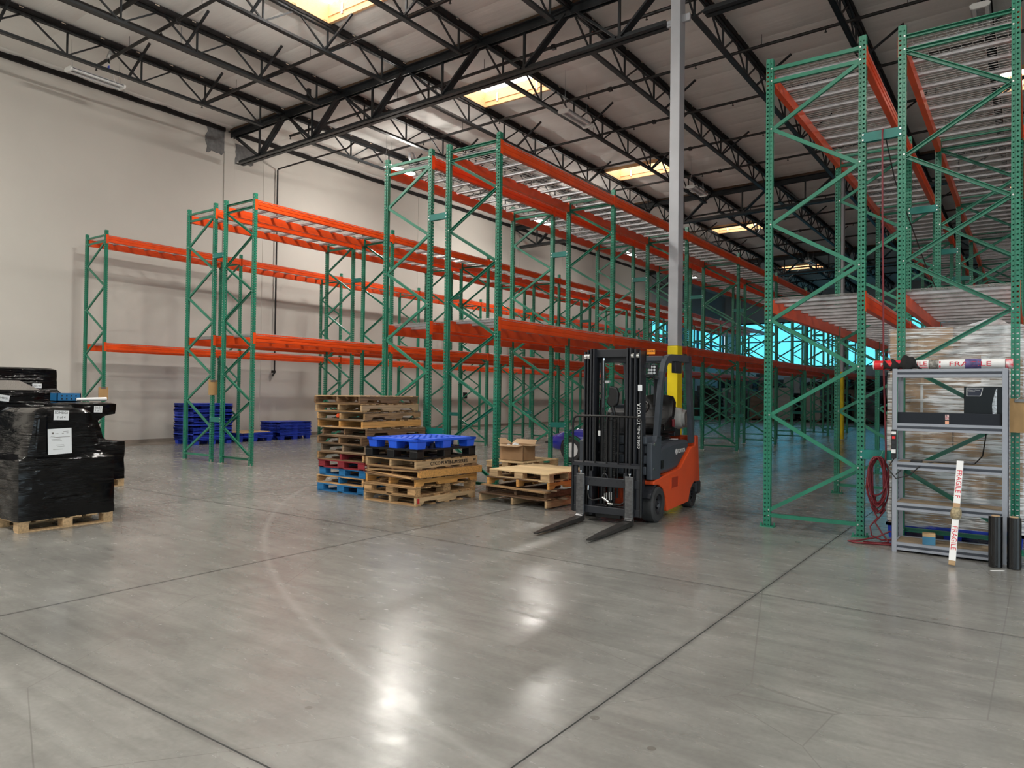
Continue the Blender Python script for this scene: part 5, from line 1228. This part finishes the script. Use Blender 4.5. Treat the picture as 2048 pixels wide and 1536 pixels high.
for i, (x, lab) in enumerate(((-.245, 'black stretch-film roll standing on end, the one nearer the grey shelf'), (-.107, 'black stretch-film roll standing on end under the clipboard post'))):
    t = thing('film_roll', lab, 'roll', (x, 7.87+.01*i, 0), 0, 'standing film rolls')
    MB().lathe([(.030, .0), (.052, .003), (.055, .006), (.055, .455), (.052, .458), (.030, .458)], 30, ring=True).obj('film', mat('roll_black', (.006, .006, .007), .12, coat=.5), t, smooth=40); MB().lathe([(.026, -.0), (.033, 0.0), (.033, .464), (.026, .464)], 20, ring=True).obj('core', CARDIN, t, smooth=40)
t = thing('film_roll', 'black stretch-film roll mostly hidden at the right edge of the picture', 'roll', (.035, 7.98, 0), 0, 'standing film rolls')
MB().lathe([(.030, .0), (.055, .004), (.055, .40), (.030, .404)], 26).obj('film', BLACKFILM, t, smooth=40)
tag(MB().box(-.06, .06, -.012, .012, 0, .002).obj('paper_strip', WHITEP, None, (-.225, 7.70, .001), (0, 0, R(38))), 'thin white strip of paper on the floor by the film rolls', 'paper')

# ================================================================== RED AIR HOSE ON THE RACK
t = thing('air_hose', 'dark red air hose hung in loops on the right rack, its line running upward', 'hose', (-1.30, 8.55, 0)); random.seed(9)
HX, HY = 0, 0
P = [(.02, .02, 4.39), (.02, -.01, 4.34), (.02, .02, 3.5), (.03, .03, 2.6), (.035, .03, 1.9), (.06, -.02, 1.3), (.075, -.05, .95), (.06, -.06, .6), (.05, -.06, .42)]
MB().tube(P, .009, 6).obj('riser', HOSER, t, smooth=60)
MB().tube([(.04, .05, 4.32), (.10, .3, 3.9), (.30, 1.2, 3.1), (.40, 1.9, 2.75)], .006, 5).obj('black_line', CABLE, t, smooth=60)
for i in range(11):
    w_ = .07+jit(.025); zb = .40+jit(.10)-(.08 if i % 4 == 0 else 0); yo = -.03-.008*i; sl_ = jit(.03)
    pts = []
    for q in range(25):
        a = 2*math.pi*q/24; pts.append((w_*math.sin(a)*(1+.25*math.sin(a*2+i))+sl_*math.cos(a), yo+.012*math.sin(a*3+i), (.885+zb)/2+(.885-zb)/2*math.cos(a)+jit(.006)))
    MB().tube(pts, .0085, 6).obj('loop', HOSER, t, smooth=60)
MB().tube([(-.02, -.05, .47), (-.06, -.06, .35), (.0, -.07, .25), (-.07, -.08, .15), (-.05, -.10, .06), (.05, -.14, .03), (.14, -.15, .045), (.17, -.10, .10), (.12, -.08, .12), (-.0, -.12, .05), (-.16, -.22, .012), (-.24, -.30, .012), (-.15, -.36, .012), (.0, -.30, .012), (.16, -.26, .012), (.30, -.20, .012)], .0085, 6).obj('floor_loop', HOSER, t, smooth=60)
MB().tube([(.03, -.06, .45), (.07, -.07, .33), (-.02, -.09, .2), (.05, -.12, .1), (.12, -.16, .02), (.02, -.28, .012), (-.1, -.26, .012), (.1, -.2, .012), (.28, -.14, .012)], .0085, 6).obj('floor_loop', HOSER, t, smooth=60)
MB().tube([(-.02, -.05, .90), (.0, -.06, .86), (.03, -.05, .90), (.05, -.03, .96)], .006, 6).obj('green_tie', GREEN, t)

# ================================================================== CLEAR-WRAPPED CARTONS IN THE RIGHT RACK
def wrapped_cartons(x0, x1, y0, y1, z0, rows_, nx, ny, hz, lab, full=True, seed=1, lean=0):
    random.seed(seed); o = ((x0+x1)/2, (y0+y1)/2, 0)
    t = thing('wrapped_cartons', lab, 'pallet load', o, 0, 'clear-wrapped carton loads')
    p = part_empty('plastic_pallet', t)
    m = plastic_deck(MB(), x1-x0, y1-y0, z0-.03, z0, 4, 4, .12, .05); m.obj('deck', BLUEP, p)
    for x in (-1, 0, 1):
        for y in (-1, 0, 1):
            m = MB(); nest_leg(m, x*((x1-x0)/2-.10), y*((y1-y0)/2-.1), z0-.03, .085); m.obj('leg', BLUEP, p)
    cw_, cd = (x1-x0-.05)/nx, (y1-y0-.05)/ny
    for k in range(rows_):
        for i in range(nx):
            for j in range(ny):
                if k == rows_-1 and i == nx-1 and not full: continue
                c = place(boxmesh(cw_-.006, cd-.006, hz-.004, CARD), 'carton', t, (x0+.025+cw_*(i+.5)-o[0]+jit(.004), y0+.025+cd*(j+.5)-o[1]+jit(.006), z0+hz*(k+.5)), (0, 0, R(jit(.5))))
                if j == 0:
                    MB().box(-.028+jit(.03), .028, -cd/2-.0006, -cd/2+.003, -hz/2+.004, hz/2-.006).obj('packing_tape', PAPER if random.random() < .25 else CARDIN, c)
                    if k % 2 == 0:
                        mk = MB()
                        for q in range(2):
                            xx = -cw_*.32+q*.055; mk.box(xx, xx+.04, -cd/2+.002, -cd/2+.0033, -.05, -.046).box(xx, xx+.04, -cd/2+.002, -cd/2+.0033, .0, .004).box(xx, xx+.003, -cd/2+.002, -cd/2+.0033, -.05, .0).box(xx+.037, xx+.04, -cd/2+.002, -cd/2+.0033, -.05, .0).box(xx+.012, xx+.018, -cd/2+.002, -cd/2+.0033, -.04, -.01).box(xx+.024, xx+.03, -cd/2+.002, -cd/2+.0033, -.04, -.01)
                        mk.obj('carton_mark', INK, c)['kind'] = 'stuff'
    H_ = z0+rows_*hz
    lv = [(z0-.02, x0, x1, y0, y1), (H_*.5, x0-.01, x1+.01, y0-.01, y1+.01), (H_+.0, x0+.0, x1, y0, y1), (H_+.01, x0+.02, x1-.02, y0+.02, y1-.02)]
    f = wrapload('stretch_film', lv, t, o, FILM, amp=.006, seed=seed+3)
    return t
wrapped_cartons(-1.27, -.03, 8.82, 9.9, .16, 7, 2, 2, .300, 'clear-wrapped load of brown cartons on a blue pallet behind the grey shelf', False, 3)
wrapped_cartons(-1.2, .02, 10.3, 11.4, .16, 7, 2, 2, .295, 'second clear-wrapped carton load standing deeper behind the first one', True, 8)
m = MB(); m.add([(-.6, 8.9, 2.26), (-.15, 8.85, 2.26), (-.08, 9.5, 2.26), (-.6, 9.6, 2.26), (-.32, 9.1, 2.37), (-.24, 9.15, 2.35)], [(0, 1, 5, 4), (1, 2, 5), (2, 3, 4, 5), (3, 0, 4)])
ft = m.obj('loose_film', FILM, bpy.data.objects['wrapped_cartons'], org=(-.65, 9.36, 0))

# ================================================================== BLUE ROADSTER BEHIND THE RACK
RIMS = mat('silver_rim', (.85, .86, .88), .25, .1)
car = thing('roadster', 'small blue open roadster parked behind the rack left of the forklift', 'car', (-7.42, 14.66, 0))
sec = [(-1.78, .22, .33, .47, .40), (-1.70, .38, .26, .56, .41), (-1.45, .52, .21, .64, .41), (-1.15, .60, .19, .70, .42), (-.8, .645, .18, .73, .44), (-.4, .63, .17, .72, .46), (0, .60, .16, .70, .46), (.6, .60, .16, .69, .46), (1.1, .63, .18, .71, .46), (1.45, .62, .20, .68, .46), (1.7, .5, .24, .60, .44), (1.78, .3, .3, .5, .42)]
sec = [((x if x < 0 else x*.45), *q) for x, *q in sec]
m = MB(); n = 20
for (x, hw, z0, z1, zm) in sec:
    for k in range(n):
        a = 2*math.pi*k/n; c, s_ = math.cos(a), math.sin(a); y = hw*math.copysign(abs(c)**.55, c); zz = zm+(z1-zm)*abs(s_)**.7 if s_ > 0 else zm-(zm-z0)*abs(s_)**.45
        hump = .05*math.exp(-((abs(y)-hw*.72)/.15)**2) if s_ > 0 and (abs(x+.95) < .5 or abs(x-.5) < .3) else 0
        m.v.append((x, y, zz+hump))
for i in range(len(sec)-1):
    for k in range(n): m.f.append((i*n+k, i*n+(k+1) % n, (i+1)*n+(k+1) % n, (i+1)*n+k)); m.m.append(0)
m.f.append(tuple(range(n))); m.m.append(0); m.f.append(tuple((len(sec)-1)*n+k for k in range(n-1, -1, -1))); m.m.append(0)
m.obj('body', CARBLUE, car, smooth=70)
for x in (-.92, .50):
    for s in (-1, 1):
        MB().lathe([(.02, s*.50), (.305, s*.50), (.305, s*.640), (.02, s*.640)], 28, 'y', (x, 0, .30)).obj('wheel_well', FKBLACK, car)
        wv = part_empty('wheel', car, (x, s*.60, .275))
        MB().lathe([(.17, -.08), (.25, -.09), (.274, -.06), (.274, .06), (.25, .09), (.17, .08)], 30, 'y', ring=True).obj('tyre', RUBBER, wv, smooth=40)
        wm = MB().lathe([(.175, s*.07), (.165, s*.055), (.16, s*.02), (.01, s*.02)], 26, 'y').lathe([(.01, s*.085), (.05, s*.08), (.05, s*.03), (.01, s*.03)], 14, 'y')
        for k in range(6): a = 2*math.pi*k/6; wm.bar((0, s*.05, 0), (.165*math.cos(a), s*.05, .165*math.sin(a)), .045, .03, upv=(0, 1, 0))
        wm.obj('rim', RIMS, wv, smooth=40)
for s in (-1, 1):
    MB().lathe([(.01, -1.74), (.06, -1.73), (.07, -1.70), (.07, -1.66)], 16, 'x', (0, s*.36, .50)).obj('headlight', CHROME, car, smooth=50)
    MB().tube([(-1.75, s*.12, .36), (-1.84, s*.12, .37), (-1.84, s*.30, .39), (-1.74, s*.33, .40)], .018, 6).obj('bumper_bar', FKBLACK, car)
MB().box(-.15, .4, -.44, .44, .60, .735).obj('cockpit', FKBLACK, car, bevel=.03); MB().box(.2, .38, -.38, -.04, .6, .92).box(.2, .38, .04, .38, .6, .92).obj('seat', FKBLACK, car, bevel=.05)
MB().add([(-.16, -.48, .72), (-.16, .48, .72), (.0, .43, .98), (.0, -.43, .98)], [(0, 1, 2, 3)]).obj('windscreen', CLEAR, car); MB().tube([(-.16, -.48, .71), (0, -.43, .98), (0, .43, .98), (-.16, .48, .71)], .012, 6).obj('windscreen_frame', CHROME, car, smooth=50)
t = thing('fire_extinguisher', 'red fire extinguisher hanging on a rack post above the blue roadster', 'extinguisher', (XC+D+GAP+D+.0, YC+PC-.105, .62)) if False else None

# ================================================================== GOODS AT THE FAR END
random.seed(21); k = 0
TINTS = [BLACKFILM, mat('load_dark_grey', (.035, .036, .04), .45), BLACKFILM, mat('load_slate', (.05, .06, .075), .4), mat('load_brown', (.12, .085, .06), .7), mat('load_pale', (.30, .30, .29), .6)]
NM = ['black-wrapped', 'dark grey', 'black-wrapped', 'slate-grey', 'brown', 'pale grey']
for r_, y in enumerate((48.0, 50.4, 53.0, 55.8)):
    for i in range(11):
        x = -19.2+i*1.62+jit(.15)+.4*r_
        if x > -1.6: continue
        q = random.choice([0, 0, 1, 2, 3, 4, 5]) if r_ < 3 else random.choice([0, 1, 3])
        h = random.uniform(1.6, 2.3)+(1.0 if r_ > 1 else 0)
        ot = (x, y+jit(.2), 0); k += 1
        t = thing('stored_load', f'{NM[q]} pallet load at the far end, {ordn[i]} from left in {ordn[r_]} line', 'pallet load', ot, 0, 'pallet loads at the far end')
        w_, l_ = random.uniform(.5, .62), random.uniform(.5, .6); zc = random.uniform(.55, .8)*h
        wrapload('load', [(.14, -w_, w_, -l_, l_), (zc, -w_, w_, -l_, l_), (zc+.03, -w_*.9, w_*.92, -l_*.95, l_*.9), (h, -w_*.9, w_*.92, -l_*.95, l_*.9)], t, (0, 0, 0), TINTS[q], amp=.02, seed=k)
        for xx in (-.45, 0, .45): place(boxmesh(.12, 1.0, .138, W_DARK), 'runner', t, (xx, 0, .069))
